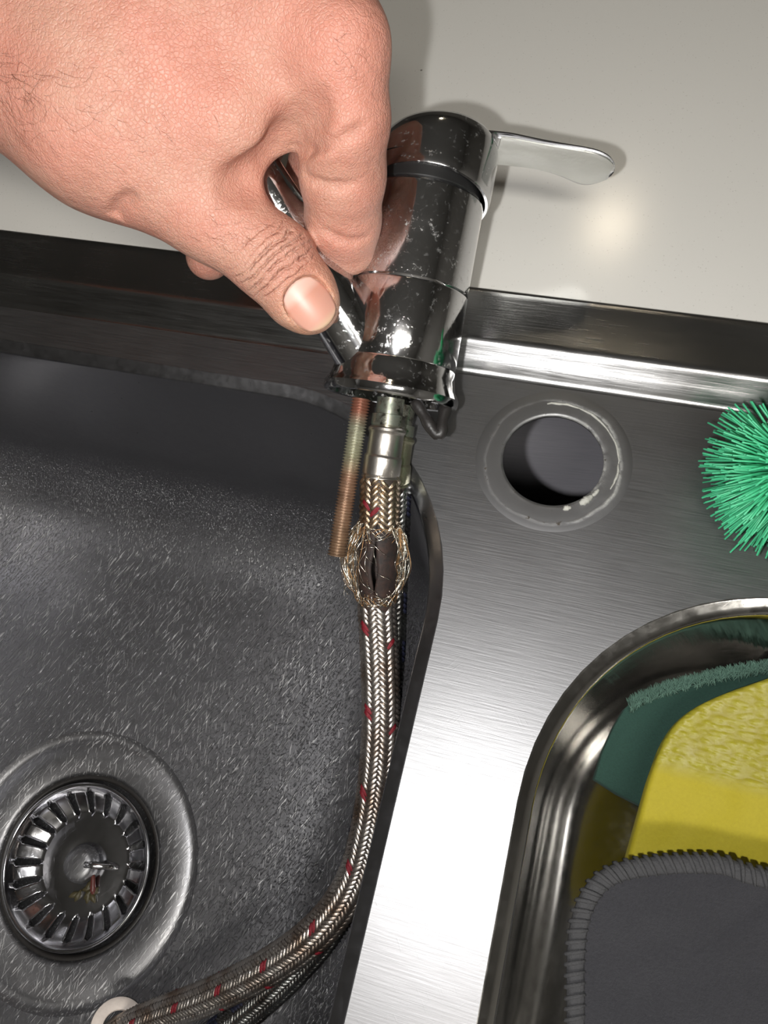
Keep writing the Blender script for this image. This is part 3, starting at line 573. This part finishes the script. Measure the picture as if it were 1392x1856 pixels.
# torn fibrous back edge of the pad
fz = []
for i in range(2600):
    k = RNG.uniform(3.7, 9.0); i0 = int(k); f = k - i0; p = pts[i0] * (1 - f) + pts[i0 + 1] * f
    p = p + np.array([0, -0.0035, 0.0009]) * RNG.uniform(0, 1) ** 2 if i % 2 else p + np.array([0, 0.0, -RNG.uniform(0, 0.006)]); d = np.array([RNG.uniform(-1, 1) * 0.9, 0.7 + RNG.uniform(-0.4, 0.5), RNG.uniform(-0.2, 0.9)]); d *= RNG.uniform(0.001, 0.0028) / np.linalg.norm(d)
    fz.append(sweep(np.array([p - d * 0.5, p + d * 0.4, p + d + np.array([0, 0, RNG.uniform(-1, 1) * 0.0006])]), [0.00022, 0.0002, 0.00008], 3))
o = mesh_obj('torn_fibres', *merge(fz), plain('pale_green_fibre', (0.075, 0.15, 0.115), 0.8), pad); o['kind'] = 'stuff'; o['label'] = 'paler torn fibres along the back edge'
yel_z = lambda x, y: -0.026 - (0.075 - y) * 0.30
pts = [on_plane(u, v, yel_z) for u, v in [(1128, 1600), (1137, 1560), (1150, 1510), (1166, 1450), (1184, 1395), (1204, 1346), (1232, 1306), (1270, 1277), (1320, 1254), (1392, 1229), (1440, 1215), (1490, 1260), (1500, 1400), (1500, 1600), (1470, 1740), (1300, 1760), (1150, 1720)]]
pts = smooth_closed(pts, 5)
t = NT('yellow_cloth'); f1 = t.noise(t.mapped((900, 900, 900)), 1, 4, 0.7); v1 = t.voro(t.mapped((330, 620, 330)), 1, 'SMOOTH_F1'); mk = t.ramp(t.dot(tuple(on_plane(1280, 1425, yel_z)), (0, 45, 0)), [(0.0, 0.0), (0.25, 1.0)])
t.set(t.mix(mk, t.mix(f1, (0.32, 0.265, 0.008), (0.42, 0.35, 0.014)), t.mix(v1, (0.33, 0.30, 0.02), (0.24, 0.195, 0.006))), t.math('SUBTRACT', 0.75, t.math('MULTIPLY', mk, 0.3)), 0, Subsurface_Weight=0.15, Subsurface_Radius=(0.004, 0.003, 0.0005), Subsurface_Scale=1.0)
b = t.bump(f1, 0.25, 0.0005); t.bump(t.math('MULTIPLY', v1, mk), 0.55, 0.0014, b)
V, Fc = slab(pts, 0.009, 0.0025, wob=0.0022, seed=3); tag(mesh_obj('cleaning_cloth', V, Fc, t.m), 'bright yellow sponge cloth in the small bowl between green pad and grey cloth', 'cloth')
gry_z = lambda x, y: -0.026 - 0.10 * abs(y - 0.0) + 0.0 * x
gp = [on_plane(u, v, gry_z) for u, v in [(1046, 1960), (1041, 1880), (1040, 1800), (1041, 1730), (1048, 1672), (1064, 1626), (1090, 1594), (1130, 1575), (1190, 1566), (1250, 1563), (1310, 1566), (1350, 1580), (1392, 1590), (1450, 1596), (1500, 1640), (1540, 1760), (1540, 1960), (1450, 2060), (1250, 2080), (1100, 2060)]]
gp = smooth_closed(gp, 6)
t = NT('grey_microfibre'); f1 = t.noise(t.mapped((1100, 1100, 1100)), 1, 4, 0.8); f2 = t.noise(t.mapped((200, 70, 100), (0, 0, 0.3)), 1, 3); t.set(t.mix(f1, (0.016, 0.016, 0.021), (0.05, 0.05, 0.06)), 0.9, 0, Sheen_Weight=0.08, Sheen_Roughness=0.5)
b = t.bump(f1, 0.9, 0.0016); t.bump(f2, 0.5, 0.0012, b)
grey = thing('cleaning_cloth', 'dark grey microfibre cloth with overlocked edge in the small bowl, nearest', 'cloth', tuple(gp[0]))
V, Fc = slab(gp, 0.004, 0.0015, wob=0.0016, seed=8); mesh_obj('fabric', V, Fc, t.m, grey)
hemP = []; m = len(gp)
from mathutils import noise as mn
def wb(p): return p + np.array([0, 0, 0.0016 * (mn.noise(Vector((p[0] * 40 + 8, p[1] * 40, 0))) + 0.4 * mn.noise(Vector((p[0] * 110 + 8, p[1] * 110, 0))))])
cG = sum(gp) / m; G = np.array(gp); Tg = np.roll(G, -1, 0) - np.roll(G, 1, 0); Tg /= np.linalg.norm(Tg, axis=1)[:, None]
def inw(p, t_):
    n_ = np.cross(t_, [0, 0, 1.0]); n_ /= np.linalg.norm(n_); return n_ if n_ @ (cG - p) > 0 else -n_
prof = [(-0.0012, -0.0030), (-0.0022, -0.0014), (-0.0020, 0.0002), (-0.0008, 0.0011), (0.0010, 0.0012), (0.0025, 0.0009), (0.0032, 0.0002), (0.0030, -0.0012), (0.0005, -0.0036)]
rg = [[wb(g) + inw(g, t_) * a + np.array([0, 0, b]) for a, b in prof] for g, t_ in zip(G, Tg)]
V = [tuple(p) for r_ in rg for p in r_]; kk = len(prof); Fc = [(i * kk + j, i * kk + (j + 1) % kk, ((i + 1) % m) * kk + (j + 1) % kk, ((i + 1) % m) * kk + j) for i in range(m) for j in range(kk)]
M['hem'] = plain('hem_thread', (0.05, 0.05, 0.053), 0.8, bump=0.6, bs=1500, var=0.3); M['stitch'] = plain('stitch_thread', (0.055, 0.055, 0.058), 0.8, bump=0.6, bs=2000)
hem = fix_normals(mesh_obj('hem', V, Fc, M['hem'], grey)); hem['label'] = 'lighter grey overlocked hem'
cum = np.concatenate([[0], np.cumsum(np.linalg.norm(np.roll(G, -1, 0) - G, axis=1))]); pos = 0.0; Gc = np.vstack([G, G[:1]]); sv = None
while pos < cum[-1]:
    g = np.array([np.interp(pos, cum, Gc[:, k]) for k in range(3)]); i = min(np.searchsorted(cum, pos), m - 1); t_ = Tg[i % m]; n_ = inw(g, t_); px = F * (CAM[0] @ (g - EYE)) / (CAM[2] @ (g - EYE)) + 696; py = F * (CAM[1] @ (g - EYE)) / (CAM[2] @ (g - EYE)) + 928
    if px < 1420 and py < 1880:
        g = wb(g); sk = t_ * 0.0006
        pp_ = np.array([g + n_ * a + np.array([0, 0, b]) + sk * q for q, (a, b) in enumerate([(-0.0026, -0.0016), (-0.0024, 0.0004), (-0.0009, 0.0016), (0.0012, 0.0017), (0.0033, 0.0012)])])
        mesh_obj('stitch', *sweep(pp_, [0.0005, 0.0007, 0.0007, 0.0007, 0.0004], 6), M['stitch'], hem)
    pos += 0.0029 + 0.0003 * random.random()

# ------------------------------------------------------------------ green dish brush at the right
M['green'] = plain('green_plastic', (0.035, 0.42, 0.16), 0.4, 0, Subsurface_Weight=0.1, Subsurface_Radius=(0.002, 0.004, 0.002), Subsurface_Scale=1.0)
t = NT('green_bristle'); t.set(t.mix(t.noise(t.mapped((300, 300, 300)), 1, 2), (0.03, 0.36, 0.15), (0.08, 0.56, 0.28)), 0.42, 0, Subsurface_Weight=0.2, Subsurface_Radius=(0.003, 0.004, 0.003), Subsurface_Scale=1.0); M['bristle'] = t.m
Bc = ad(1440, 856, 0.238); brush = thing('dish_brush', 'bright green dish brush with splayed bristles lying on the sink deck', 'brush', tuple(Bc))
bx = []
back = Vector(CAM[0] * 0.75 - CAM[1] * 0.45 - CAM[2] * 0.15).normalized()      # head faces away from this
e1 = Vector(back).orthogonal().normalized(); e2 = back.cross(e1)
gold = math.pi * (3 - math.sqrt(5)); zmin = 0.0008
for k in range(640):
    f = (k + 0.5) / 640; ph = k * gold; tilt = math.radians(80 * math.sqrt(f)) + RNG.normal(0, 0.09); d = (-back * math.cos(tilt) + (e1 * math.cos(ph) + e2 * math.sin(ph)) * math.sin(tilt)).normalized()
    base = Vector(Bc) + d * 0.006 + back * 0.002; L = 0.0218 * RNG.uniform(0.88, 1.08)
    p1 = base + d * L * 0.5; p2 = base + d * L + Vector((RNG.normal(0, 0.0012), RNG.normal(0, 0.0012), RNG.normal(0, 0.0008) - 0.001))
    for q in (p1, p2): q.z = max(q.z, zmin)
    bx.append(sweep(np.array([np.array(base), np.array(p1), np.array(p2)]), [0.0004, 0.0004, 0.0003], 5))
mesh_obj('bristles', *merge(bx), M['bristle'], brush)['kind'] = 'stuff'
V, Fc = lathe([(0, 0.010), (0.006, 0.0095), (0.0105, 0.006), (0.0125, 0), (0.0120, -0.004), (0.009, -0.006), (0, -0.006)], 36, Matrix.Translation(Vector(Bc) + back * 0.004) @ Vector((0, 0, 1)).rotation_difference(back).to_matrix().to_4x4())
fix_normals(mesh_obj('brush_head', V, Fc, M['green'], brush))
hp = [np.array(Vector(Bc) + back * 0.008), ad(1400, 772, 0.238), ad(1440, 730, 0.236), ad(1560, 690, 0.230), ad(1800, 640, 0.222), ad(2050, 600, 0.218)]
P3, s3 = catmull([np.array(Vector(Bc) + back * 0.006), ad(1424, 790, 0.238), ad(1480, 742, 0.236), ad(1620, 700, 0.230), ad(1850, 650, 0.222), ad(2080, 610, 0.218)], 0.003)
mesh_obj('handle', *sweep(P3, [0.0052 + 0.002 * math.sin(min(1, s / 0.05) * math.pi) + 0.0015 * min(1, s / 0.1) for s in s3], 20), M['green'], brush)

# ------------------------------------------------------------------ water drops in the left bowl
bvh = BVHTree.FromPolygons([tuple(v.co) for v in bl.data.vertices], [tuple(p.vertices) for p in bl.data.polygons])
t = NT('water'); t.set((1, 1, 1), 0.0, 0, Transmission_Weight=1.0, IOR=1.33); fr = t.N.new('ShaderNodeFresnel'); fr.inputs[0].default_value = 1.33; tr = t.N.new('ShaderNodeBsdfTransparent'); gl = t.N.new('ShaderNodeBsdfGlossy'); gl.inputs['Roughness'].default_value = 0.03; mx = t.N.new('ShaderNodeMixShader')
t.L(t.math('MULTIPLY', fr.outputs[0], 2.2, clamp=True), mx.inputs[0]); t.L(tr.outputs[0], mx.inputs[1]); t.L(gl.outputs[0], mx.inputs[2]); t.L(mx.outputs[0], t.out.inputs['Surface']); M['water'] = t.m
for (u, v, r_, el, lab) in [(567, 1580, 4.2, 1.0, 'large round water drop on the bowl floor left of the hose bend'), (548, 1648, 3.4, 0.9, 'faint water drop just below the large one in the left bowl'), (600, 1402, 2.6, 2.3, 'long flat water drop on the bowl floor left of the hose'), (643, 1378, 2.6, 1.1, 'water drop touching the left side of the hose'), (612, 1318, 2.2, 2.0, 'slanting water drop up the bowl floor left of the hose'), (540, 1392, 1.4, 1.2, 'small water drop farthest left of the hose'), (470, 1215, 1.2, 1.0, 'tiny water drop high on the left bowl floor')]:
    d = Vector(CAM.T @ np.array([u - 696, v - 928, F])).normalized(); hit = bvh.ray_cast(Vector(EYE), d)
    if hit[0] is None: continue
    nrm = hit[1] if hit[1].dot(d) < 0 else -hit[1]
    W_ = Matrix.Translation(hit[0]) @ Vector((0, 0, 1)).rotation_difference(nrm).to_matrix().to_4x4() @ Matrix.Rotation(0.4, 4, 'Z')
    V, Fc = lathe([(math.cos(a) * r_ * mm, (math.sin(a) * r_ * 0.30) * mm) for a in np.linspace(-0.25, math.pi / 2, 9)], 24)
    V = [W_ @ Vector((p[0] * el, p[1] * (1 + 0.12 * math.sin(4 * p[0] / mm)), p[2])) for p in V]
    tag(fix_normals(mesh_obj('water_drop', V, Fc, M['water'])), lab, 'water drop', 'water drops in the left bowl')

# ------------------------------------------------------------------ the hand (one continuous surface)
def cs(u, v, dep, rpx=None, r=None):
    return (np.array([(u - 696) / F * dep, (v - 928) / F * dep, dep]), (rpx * dep / F) if r is None else r)
H_ = 0.00085
lo = np.array([-0.245, -0.205, 0.150]); hi = np.array([0.012, -0.050, 0.305])
nx = np.ceil((hi - lo) / H_).astype(int) + 1; D = np.full(nx, 0.05, np.float32)
gx = [lo[k] + H_ * np.arange(nx[k]) for k in range(3)]
def cone(a, b, k=0.004, flat=None):
    (A, ra), (B, rb) = a, b; mrg = k + 0.004
    i0 = np.maximum(((np.minimum(A - ra, B - rb) - mrg - lo) / H_).astype(int), 0); i1 = np.minimum(((np.maximum(A + ra, B + rb) + mrg - lo) / H_).astype(int) + 1, nx)
    if np.any(i1 <= i0): return
    X, Y, Z = np.meshgrid(*[gx[q][i0[q]:i1[q]].astype(np.float32) for q in range(3)], indexing='ij'); ba = B - A; l2 = ba @ ba; rr_ = ra - rb; a2_ = l2 - rr_ * rr_; il2 = 1 / l2
    px, py, pz = X - A[0], Y - A[1], Z - A[2]; y = px * ba[0] + py * ba[1] + pz * ba[2]; z = y - l2
    vx, vy, vz = px * l2 - ba[0] * y, py * l2 - ba[1] * y, pz * l2 - ba[2] * y; x2 = vx * vx + vy * vy + vz * vz; y2 = y * y * l2; z2 = z * z * l2
    kk = np.sign(rr_) * rr_ * rr_ * x2
    d = (np.sqrt(np.maximum(x2 * a2_ * il2, 0)) + y * rr_) * il2 - ra
    m1 = np.sign(z) * a2_ * z2 > kk; m2 = (~m1) & (np.sign(y) * a2_ * y2 < kk)
    d = np.where(m1, np.sqrt(x2 + z2) * il2 - rb, d); d = np.where(m2, np.sqrt(x2 + y2) * il2 - ra, d)
    sl = tuple(slice(i0[q], i1[q]) for q in range(3)); C = D[sl]; h = np.maximum(k - np.abs(C - d), 0) / k
    D[sl] = np.minimum(C, d) - h * h * k * 0.25
def ell(c, axes, rad, k, sub=False):   # ellipsoid with axes rows, add or carve
    mrg = k + 0.004; R = max(rad); i0 = np.maximum(((c - R - mrg - lo) / H_).astype(int), 0); i1 = np.minimum(((c + R + mrg - lo) / H_).astype(int) + 1, nx)
    X, Y, Z = np.meshgrid(*[gx[q][i0[q]:i1[q]] for q in range(3)], indexing='ij'); q3 = [((X - c[0]) * a[0] + (Y - c[1]) * a[1] + (Z - c[2]) * a[2]) for a in axes]
    k0 = np.sqrt(sum((q / r) ** 2 for q, r in zip(q3, rad))); k1 = np.sqrt(sum((q / r ** 2) ** 2 for q, r in zip(q3, rad))) + 1e-9; d = k0 * (k0 - 1) / k1
    sl = tuple(slice(i0[q], i1[q]) for q in range(3)); C = D[sl]
    if not sub: h = np.maximum(k - np.abs(C - d), 0) / k; D[sl] = np.minimum(C, d) - h * h * k * 0.25
    else: d = -d; h = np.maximum(k - np.abs(C - d), 0) / k; D[sl] = np.maximum(C, d) + h * h * k * 0.25
# palm, back of the hand, forearm
Wr = cs(-90, 10, 0.220, r=0.0270)
cone(cs(-560, -150, 0.220, r=0.034), Wr, 0.01)
cone(Wr, cs(197, 208, 0.220, 166), 0.012)
cone(cs(197, 208, 0.220, 166), cs(385, 385, 0.224, 82), 0.008)
cone(Wr, cs(300, 30, 0.216, 165), 0.014)
cone(cs(200, 120, 0.216, 150), cs(418, 205, 0.211, 106), 0.014)
cone(cs(300, 30, 0.214, 160), cs(535, 20, 0.206, 112), 0.014)
cone(cs(535, 20, 0.206, 112), cs(616, 84, 0.200, 84), 0.012)
cone(cs(260, -120, 0.220, 150), cs(560, -70, 0.214, 116), 0.012)
cone(cs(300, 60, 0.236, 120), cs(540, 60, 0.232, 90), 0.010)
cone(cs(455, 180, 0.213, 92), cs(585, 175, 0.216, 84), 0.006)
cone(cs(585, 175, 0.216, 84), cs(615, 60, 0.206, 80), 0.004)
# index finger
I0, I1, I2, I3, I4 = cs(616, 84, 0.200, 84), cs(622, 215, 0.210, 83), cs(621, 318, 0.224, 76), cs(622, 400, 0.236, 66), cs(633, 452, 0.243, 46)
cone(I0, I1, 0.006); cone(I1, I2, 0.003); cone(I2, I3, 0.003); cone(I3, I4, 0.003)
# middle, ring and little fingers curled behind
cone(cs(590, -20, 0.226, r=0.0125), cs(600, 190, 0.244, r=0.0110), 0.004); cone(cs(600, 190, 0.244, r=0.0110), cs(568, 330, 0.262, r=0.0095), 0.002); cone(cs(568, 330, 0.262, r=0.0095), cs(530, 395, 0.270, r=0.0085), 0.002)
cone(cs(480, 10, 0.236, r=0.0125), cs(490, 190, 0.262, r=0.0105), 0.004); cone(cs(490, 190, 0.262, r=0.0105), cs(440, 330, 0.277, r=0.0092), 0.002)
cone(cs(350, 60, 0.246, r=0.0120), cs(400, 240, 0.272, r=0.0100), 0.004); cone(cs(400, 240, 0.272, r=0.0100), cs(383, 400, 0.283, r=0.0088), 0.002); cone(cs(383, 400, 0.283, r=0.0088), cs(378, 466, 0.283, r=0.0082), 0.002)
# thumb
T1, T2, T3, T4 = cs(385, 385, 0.224, 82), cs(494, 470, 0.2275, 72), cs(543, 530, 0.231, 64), cs(560, 550, 0.2325, 56)
cone(T1, T2, 0.005); cone(T2, T3, 0.004); cone(T3, T4, 0.003)
# nail bed
ld = (T4[0] - T2[0]); ld /= np.linalg.norm(ld); toc = -(T4[0]) / np.linalg.norm(T4[0]); nrm = toc - ld * (toc @ ld); nrm /= np.linalg.norm(nrm)
sd = np.cross(ld, nrm); tiltn = math.radians(-6); nrm2 = nrm * math.cos(tiltn) + sd * math.sin(tiltn); sd = np.cross(ld, nrm2); nrm = nrm2
NC = cs(563, 558, 0.2325)[0] if False else np.array([(557 - 696) / F * 0.2325, (553 - 928) / F * 0.2325, 0.2325]); rN = 58 * 0.2325 / F
nail_c = NC + nrm * (rN * 0.90)
nail_c = NC + nrm * (rN * 0.985 - 0.0002); ldn = ld
def nail_h(l, s_): return -s_ * s_ / (2 * 0.0092) - l * l / (2 * 0.034)
i0 = ((nail_c - 0.014 - lo) / H_).astype(int); i1 = ((nail_c + 0.014 - lo) / H_).astype(int)
X, Y, Z = np.meshgrid(*[gx[c][i0[c]:i1[c]] for c in range(3)], indexing='ij'); lq, sq, hq = [((X - nail_c[0]) * a[0] + (Y - nail_c[1]) * a[1] + (Z - nail_c[2]) * a[2]) for a in (ld, sd, nrm)]
eq = ((np.abs(lq / 0.0078) ** 2.6 + np.abs(sq / 0.0070) ** 2.6) ** (1 / 2.6) - 1) * 0.007; dq = np.maximum(eq, -(hq - nail_h(lq, sq) + 0.0009)); sl = tuple(slice(i0[c], i1[c]) for c in range(3)); D[sl] = np.maximum(D[sl], -dq)
# folds: heel notch, web, finger creases
def groove(p, q, r, k=0.0015):
    global D
    A = np.array(p); B = np.array(q); i0 = np.maximum(((np.minimum(A, B) - r - 0.006 - lo) / H_).astype(int), 0); i1 = np.minimum(((np.maximum(A, B) + r + 0.006 - lo) / H_).astype(int) + 1, nx)
    X, Y, Z = np.meshgrid(*[gx[c][i0[c]:i1[c]] for c in range(3)], indexing='ij'); ba = B - A; h = np.clip(((X - A[0]) * ba[0] + (Y - A[1]) * ba[1] + (Z - A[2]) * ba[2]) / (ba @ ba), 0, 1)
    d = np.sqrt((X - A[0] - h * ba[0]) ** 2 + (Y - A[1] - h * ba[1]) ** 2 + (Z - A[2] - h * ba[2]) ** 2) - r
    sl = tuple(slice(i0[c], i1[c]) for c in range(3)); C = D[sl]; d = -d; hh = np.maximum(k - np.abs(C - d), 0) / k; D[sl] = np.maximum(C, d) + hh * hh * k * 0.25
def probe(u, v):   # depth of the skin along a pixel's ray
    for dep in np.arange(0.152, 0.30, 0.0003):
        p = np.array([(u - 696) / F * dep, (v - 928) / F * dep, dep]); i = np.round((p - lo) / H_).astype(int)
        if np.all(i >= 0) and np.all(i < nx) and D[tuple(i)] < 0: return p
    return None
def fold(pix, r, sink_=0.35, k=0.0018):
    pts = [probe(u, v) for u, v in pix]; pts = [p - p / np.linalg.norm(p) * r * sink_ for p in pts if p is not None]
    for a, b in zip(pts[:-1], pts[1:]): groove(a, b, r, k)
fold([(211, 388), (215, 380), (224, 368), (236, 358)], 0.0017, 0.1, 0.002)
fold([(426, 338), (452, 322), (480, 300), (498, 284)], 0.0032, 0.45, 0.006)
fold([(500, 280), (520, 256), (545, 232), (568, 205)], 0.0030, 0.55, 0.007)
fold([(530, 268), (560, 272), (600, 262), (634, 245), (655, 232)], 0.0009, 0.1, 0.0022)
fold([(552, 318), (580, 332), (612, 336), (640, 334)], 0.0008, 0.1, 0.0020)
fold([(592, 418), (615, 434), (640, 438), (664, 432)], 0.0008, 0.1, 0.0020)
def surface_nets(Fd):
    n0, n1, n2 = Fd.shape; ins = Fd < 0; corner = [(0, 0, 0), (1, 0, 0), (0, 1, 0), (1, 1, 0), (0, 0, 1), (1, 0, 1), (0, 1, 1), (1, 1, 1)]
    sv_ = lambda A, c: A[c[0]:n0 - 1 + c[0], c[1]:n1 - 1 + c[1], c[2]:n2 - 1 + c[2]]
    cnt = sum(sv_(ins, c).astype(np.int8) for c in corner); act = (cnt > 0) & (cnt < 8); I, J, K = np.nonzero(act); vid = -np.ones(act.shape, np.int64); vid[I, J, K] = np.arange(len(I))
    val = [Fd[I + c[0], J + c[1], K + c[2]] for c in corner]; acc = np.zeros((len(I), 3)); w = np.zeros(len(I))
    for a in range(8):
        for b in range(a + 1, 8):
            ca, cb_ = np.array(corner[a]), np.array(corner[b])
            if abs(ca - cb_).sum() != 1: continue
            m = (val[a] < 0) != (val[b] < 0); t_ = np.where(m, val[a] / np.where(m, val[a] - val[b], 1), 0); acc[m] += ca + t_[m][:, None] * (cb_ - ca); w[m] += 1
    Vt = lo + H_ * (np.stack([I, J, K], 1) + acc / w[:, None]); Q = []
    for axis in range(3):
        A = ins; B = np.roll(ins, -1, axis); sl = [slice(1, -1)] * 3; ch = (A != B)[1:-1, 1:-1, 1:-1]; i, j, k = [x + 1 for x in np.nonzero(ch)]
        o1, o2 = [(1, 2), (2, 0), (0, 1)][axis]; e1_ = np.eye(3, dtype=int)[o1]; e2_ = np.eye(3, dtype=int)[o2]
        g = lambda d: vid[i - d[0], j - d[1], k - d[2]]
        q = np.stack([g(e1_ + e2_), g(e2_), g(e1_ * 0), g(e1_)], 1); fl_ = ~A[i, j, k]; q[fl_] = q[fl_][:, ::-1]; Q.append(q[(q >= 0).all(1)])
    return Vt, np.vstack(Q)
Vh, Qh = surface_nets(D)
for it in range(3):   # relax
    acc = np.zeros_like(Vh); w = np.zeros(len(Vh))
    for a, b in ((0, 1), (1, 2), (2, 3), (3, 0)):
        np.add.at(acc, Qh[:, a], Vh[Qh[:, b]]); np.add.at(w, Qh[:, a], 1); np.add.at(acc, Qh[:, b], Vh[Qh[:, a]]); np.add.at(w, Qh[:, b], 1)
    Vh = Vh * 0.5 + 0.5 * acc / np.maximum(w, 1)[:, None]
Vw = EYE + Vh @ CAM
def wp(c): return EYE + CAM.T @ np.array(c)
person = thing('person', 'bare left hand with dark arm hairs gripping the spout of the tap', 'person', tuple(wp(Wr[0])))
t = NT('skin'); fine = t.voro(t.mapped((900, 900, 900)), 1, 'DISTANCE_TO_EDGE'); w1 = t.noise(t.mapped((170, 170, 170)), 1, 5, 0.65, 1.2)
mid = t.voro(t.mapped((330, 330, 330), tuple(Vector((0.3, 0.5, 0.6)))), 1, 'SMOOTH_F1'); blot = t.noise(t.mapped((38, 38, 38)), 1, 3); blot2 = t.noise(t.mapped((130, 130, 130), (0, 0, 0), (2, 5, 1)), 1, 4, 0.6)
c = t.mix(t.ramp(blot, [(0.35, 0.0), (0.65, 1.0)]), (0.53, 0.290, 0.215), (0.56, 0.255, 0.190)); c = t.mix(t.ramp(blot2, [(0.40, 0.0), (0.72, 0.5)]), c, (0.44, 0.185, 0.13))
fr = t.ramp(t.math('MULTIPLY', t.vdist(tuple(wp(T4[0]))), 40.0), [(0.35, 1.0), (0.65, 0.0)]); c = t.mix(t.math('MULTIPLY', fr, 0.35), c, (0.56, 0.33, 0.19))
t.set(c, t.math('ADD', 0.40, t.math('MULTIPLY', w1, 0.15)), 0, Subsurface_Weight=0.35, Subsurface_Radius=(0.0040, 0.0014, 0.0008), Subsurface_Scale=1.0, Specular_IOR_Level=0.4)
# knuckle creases of the thumb: bands across its axis near the joint
ldw = CAM.T @ ld; J_ = tuple(wp(T2[0] + ld * 0.001)); al = t.dot(J_, tuple(ldw)); al = t.math('ADD', al, t.math('MULTIPLY', t.math('SUBTRACT', t.noise(t.mapped((110, 110, 110)), 1, 3), 0.5), 0.0045))
crease = None
for off, wd, st_ in ((-0.0062, 0.00045, 0.6), (-0.0036, 0.0005, 1.0), (-0.0012, 0.0005, 1.0), (0.0012, 0.00045, 0.9), (0.0038, 0.0005, 1.0), (0.0062, 0.0004, 0.6), (-0.0090, 0.0004, 0.4)):
    g = t.math('MULTIPLY', t.math('EXPONENT', t.math('MULTIPLY', t.math('POWER', t.math('DIVIDE', t.math('SUBTRACT', al, off), wd), 2.0), -1.0)), st_); crease = g if crease is None else t.math('ADD', crease, g)
nz = t.ramp(t.noise(t.mapped((200, 200, 200), (0, 0, 0), (7, 7, 7)), 1, 2), [(0.38, 0.35), (0.58, 1.0)])
crease = t.math('MULTIPLY', t.math('MULTIPLY', crease, nz), t.ramp(t.math('MULTIPLY', t.vdist(tuple(wp(T2[0] + nrm * 0.009))), 40.0), [(0.34, 1.0), (0.58, 0.0)]))
fan = t.noise(t.mapped((120, 480, 260), (0.2, 0.3, 0.75)), 1, 3, 0.6, 0.8)
b = t.bump(t.ramp(fine, [(0.0, 0.0), (0.18, 1.0)]), 0.32, 0.0006); b = t.bump(w1, 0.40, 0.0012, b); b = t.bump(fan, 0.22, 0.0012, b); b = t.bump(mid, 0.12, 0.001, b); b = t.bump(t.math('MULTIPLY', crease, -1.0), 0.9, 0.0011, b)
M['skin'] = t.m
hand = mesh_obj('hand', Vw, [tuple(int(x) for x in q) for q in Qh], M['skin'], person)
# thumb nail
NU, NV = 22, 16; Vn, Fn = [], []; hb = BVHTree.FromPolygons([Vector(v) for v in Vh], [tuple(int(x) for x in q) for q in Qh])
for side in (0, 1):
    for i in range(NU + 1):
        for j in range(NV + 1):
            a = -1 + 2 * i / NU; b_ = -1 + 2 * j / NV       # square -> squircle
            x = a * math.sqrt(1 - b_ * b_ * 0.42); y = b_ * math.sqrt(1 - a * a * 0.42)
            l = x * 0.0076; s_ = y * 0.0067
            hgt = nail_h(l, s_) - (0.0012 * max(0, x - 0.6) ** 2) - 0.0006 * side + 0.0001
            Vn.append(tuple(wp(nail_c + nrm * (hgt - 0.0001) + ld * l + sd * s_)))
W2 = NV + 1; off = (NU + 1) * W2
for i in range(NU):
    for j in range(NV):
        q = (i * W2 + j, i * W2 + j + 1, (i + 1) * W2 + j + 1, (i + 1) * W2 + j); Fn.append(q); Fn.append(tuple(off + x for x in q[::-1]))
bd = [(i, 0) for i in range(NU)] + [(NU, j) for j in range(NV)] + [(i, NV) for i in range(NU, 0, -1)] + [(0, j) for j in range(NV, 0, -1)]
for k in range(len(bd)):
    a, b_ = bd[k][0] * W2 + bd[k][1], bd[(k + 1) % len(bd)][0] * W2 + bd[(k + 1) % len(bd)][1]; Fn.append((a, b_, b_ + off, a + off))
t = NT('nail'); al = t.dot(tuple(wp(nail_c)), tuple(ldw)); c = t.ramp(t.math('ADD', 0.5, t.math('MULTIPLY', al, 60.0)), [(0.02, (0.66, 0.45, 0.38)), (0.24, (0.62, 0.40, 0.33)), (0.36, (0.56, 0.27, 0.20)), (0.80, (0.56, 0.29, 0.22)), (0.95, (0.56, 0.40, 0.27))])
t.set(c, 0.42, 0, Subsurface_Weight=0.2, Subsurface_Radius=(0.002, 0.001, 0.0005), Subsurface_Scale=1.0); fix_normals(mesh_obj('thumb_nail', Vn, Fn, t.m, person))
# hairs
hs = []
for (cu, cv, su, sv2, n_) in ((15, 170, 70, 70, 70), (410, 420, 60, 30, 30), (160, 200, 160, 90, 40), (620, 110, 40, 50, 16)):
    for k in range(n_):
        u, v = cu + RNG.normal(0, su * 0.6), cv + RNG.normal(0, sv2 * 0.6); d = np.array([(u - 696) / F, (v - 928) / F, 1.0]); d /= np.linalg.norm(d)
        h = hb.ray_cast(Vector((0, 0, 0)), Vector(d))
        if h[0] is None: continue
        nn_ = np.array(h[1]); nn_ = nn_ if nn_ @ d < 0 else -nn_; p = np.array(h[0]); dr = np.array([0.85 + RNG.normal(0, 0.3), 0.45 + RNG.normal(0, 0.45), 0.0]); dr -= nn_ * (dr @ nn_); dr /= np.linalg.norm(dr); L = RNG.uniform(0.004, 0.010) * (0.45 if cu > 100 else 1); bend = np.cross(nn_, dr) * RNG.normal(0, 0.25)
        q = [p - nn_ * 0.0002, p + (dr + bend * 0.2) * L * 0.35 + nn_ * 0.0005, p + (dr + bend) * L * 0.7 + nn_ * 0.0005, p + (dr + bend * 2) * L + nn_ * 0.0003]
        hs.append(sweep(np.array([wp(x) for x in q]), [0.00003, 0.00003, 0.000025, 0.00001], 3))
mesh_obj('arm_hair', *merge(hs), plain('dark_hair', (0.16, 0.075, 0.045), 0.5), person)['kind'] = 'stuff'
print('hand', len(Vh), 'verts')
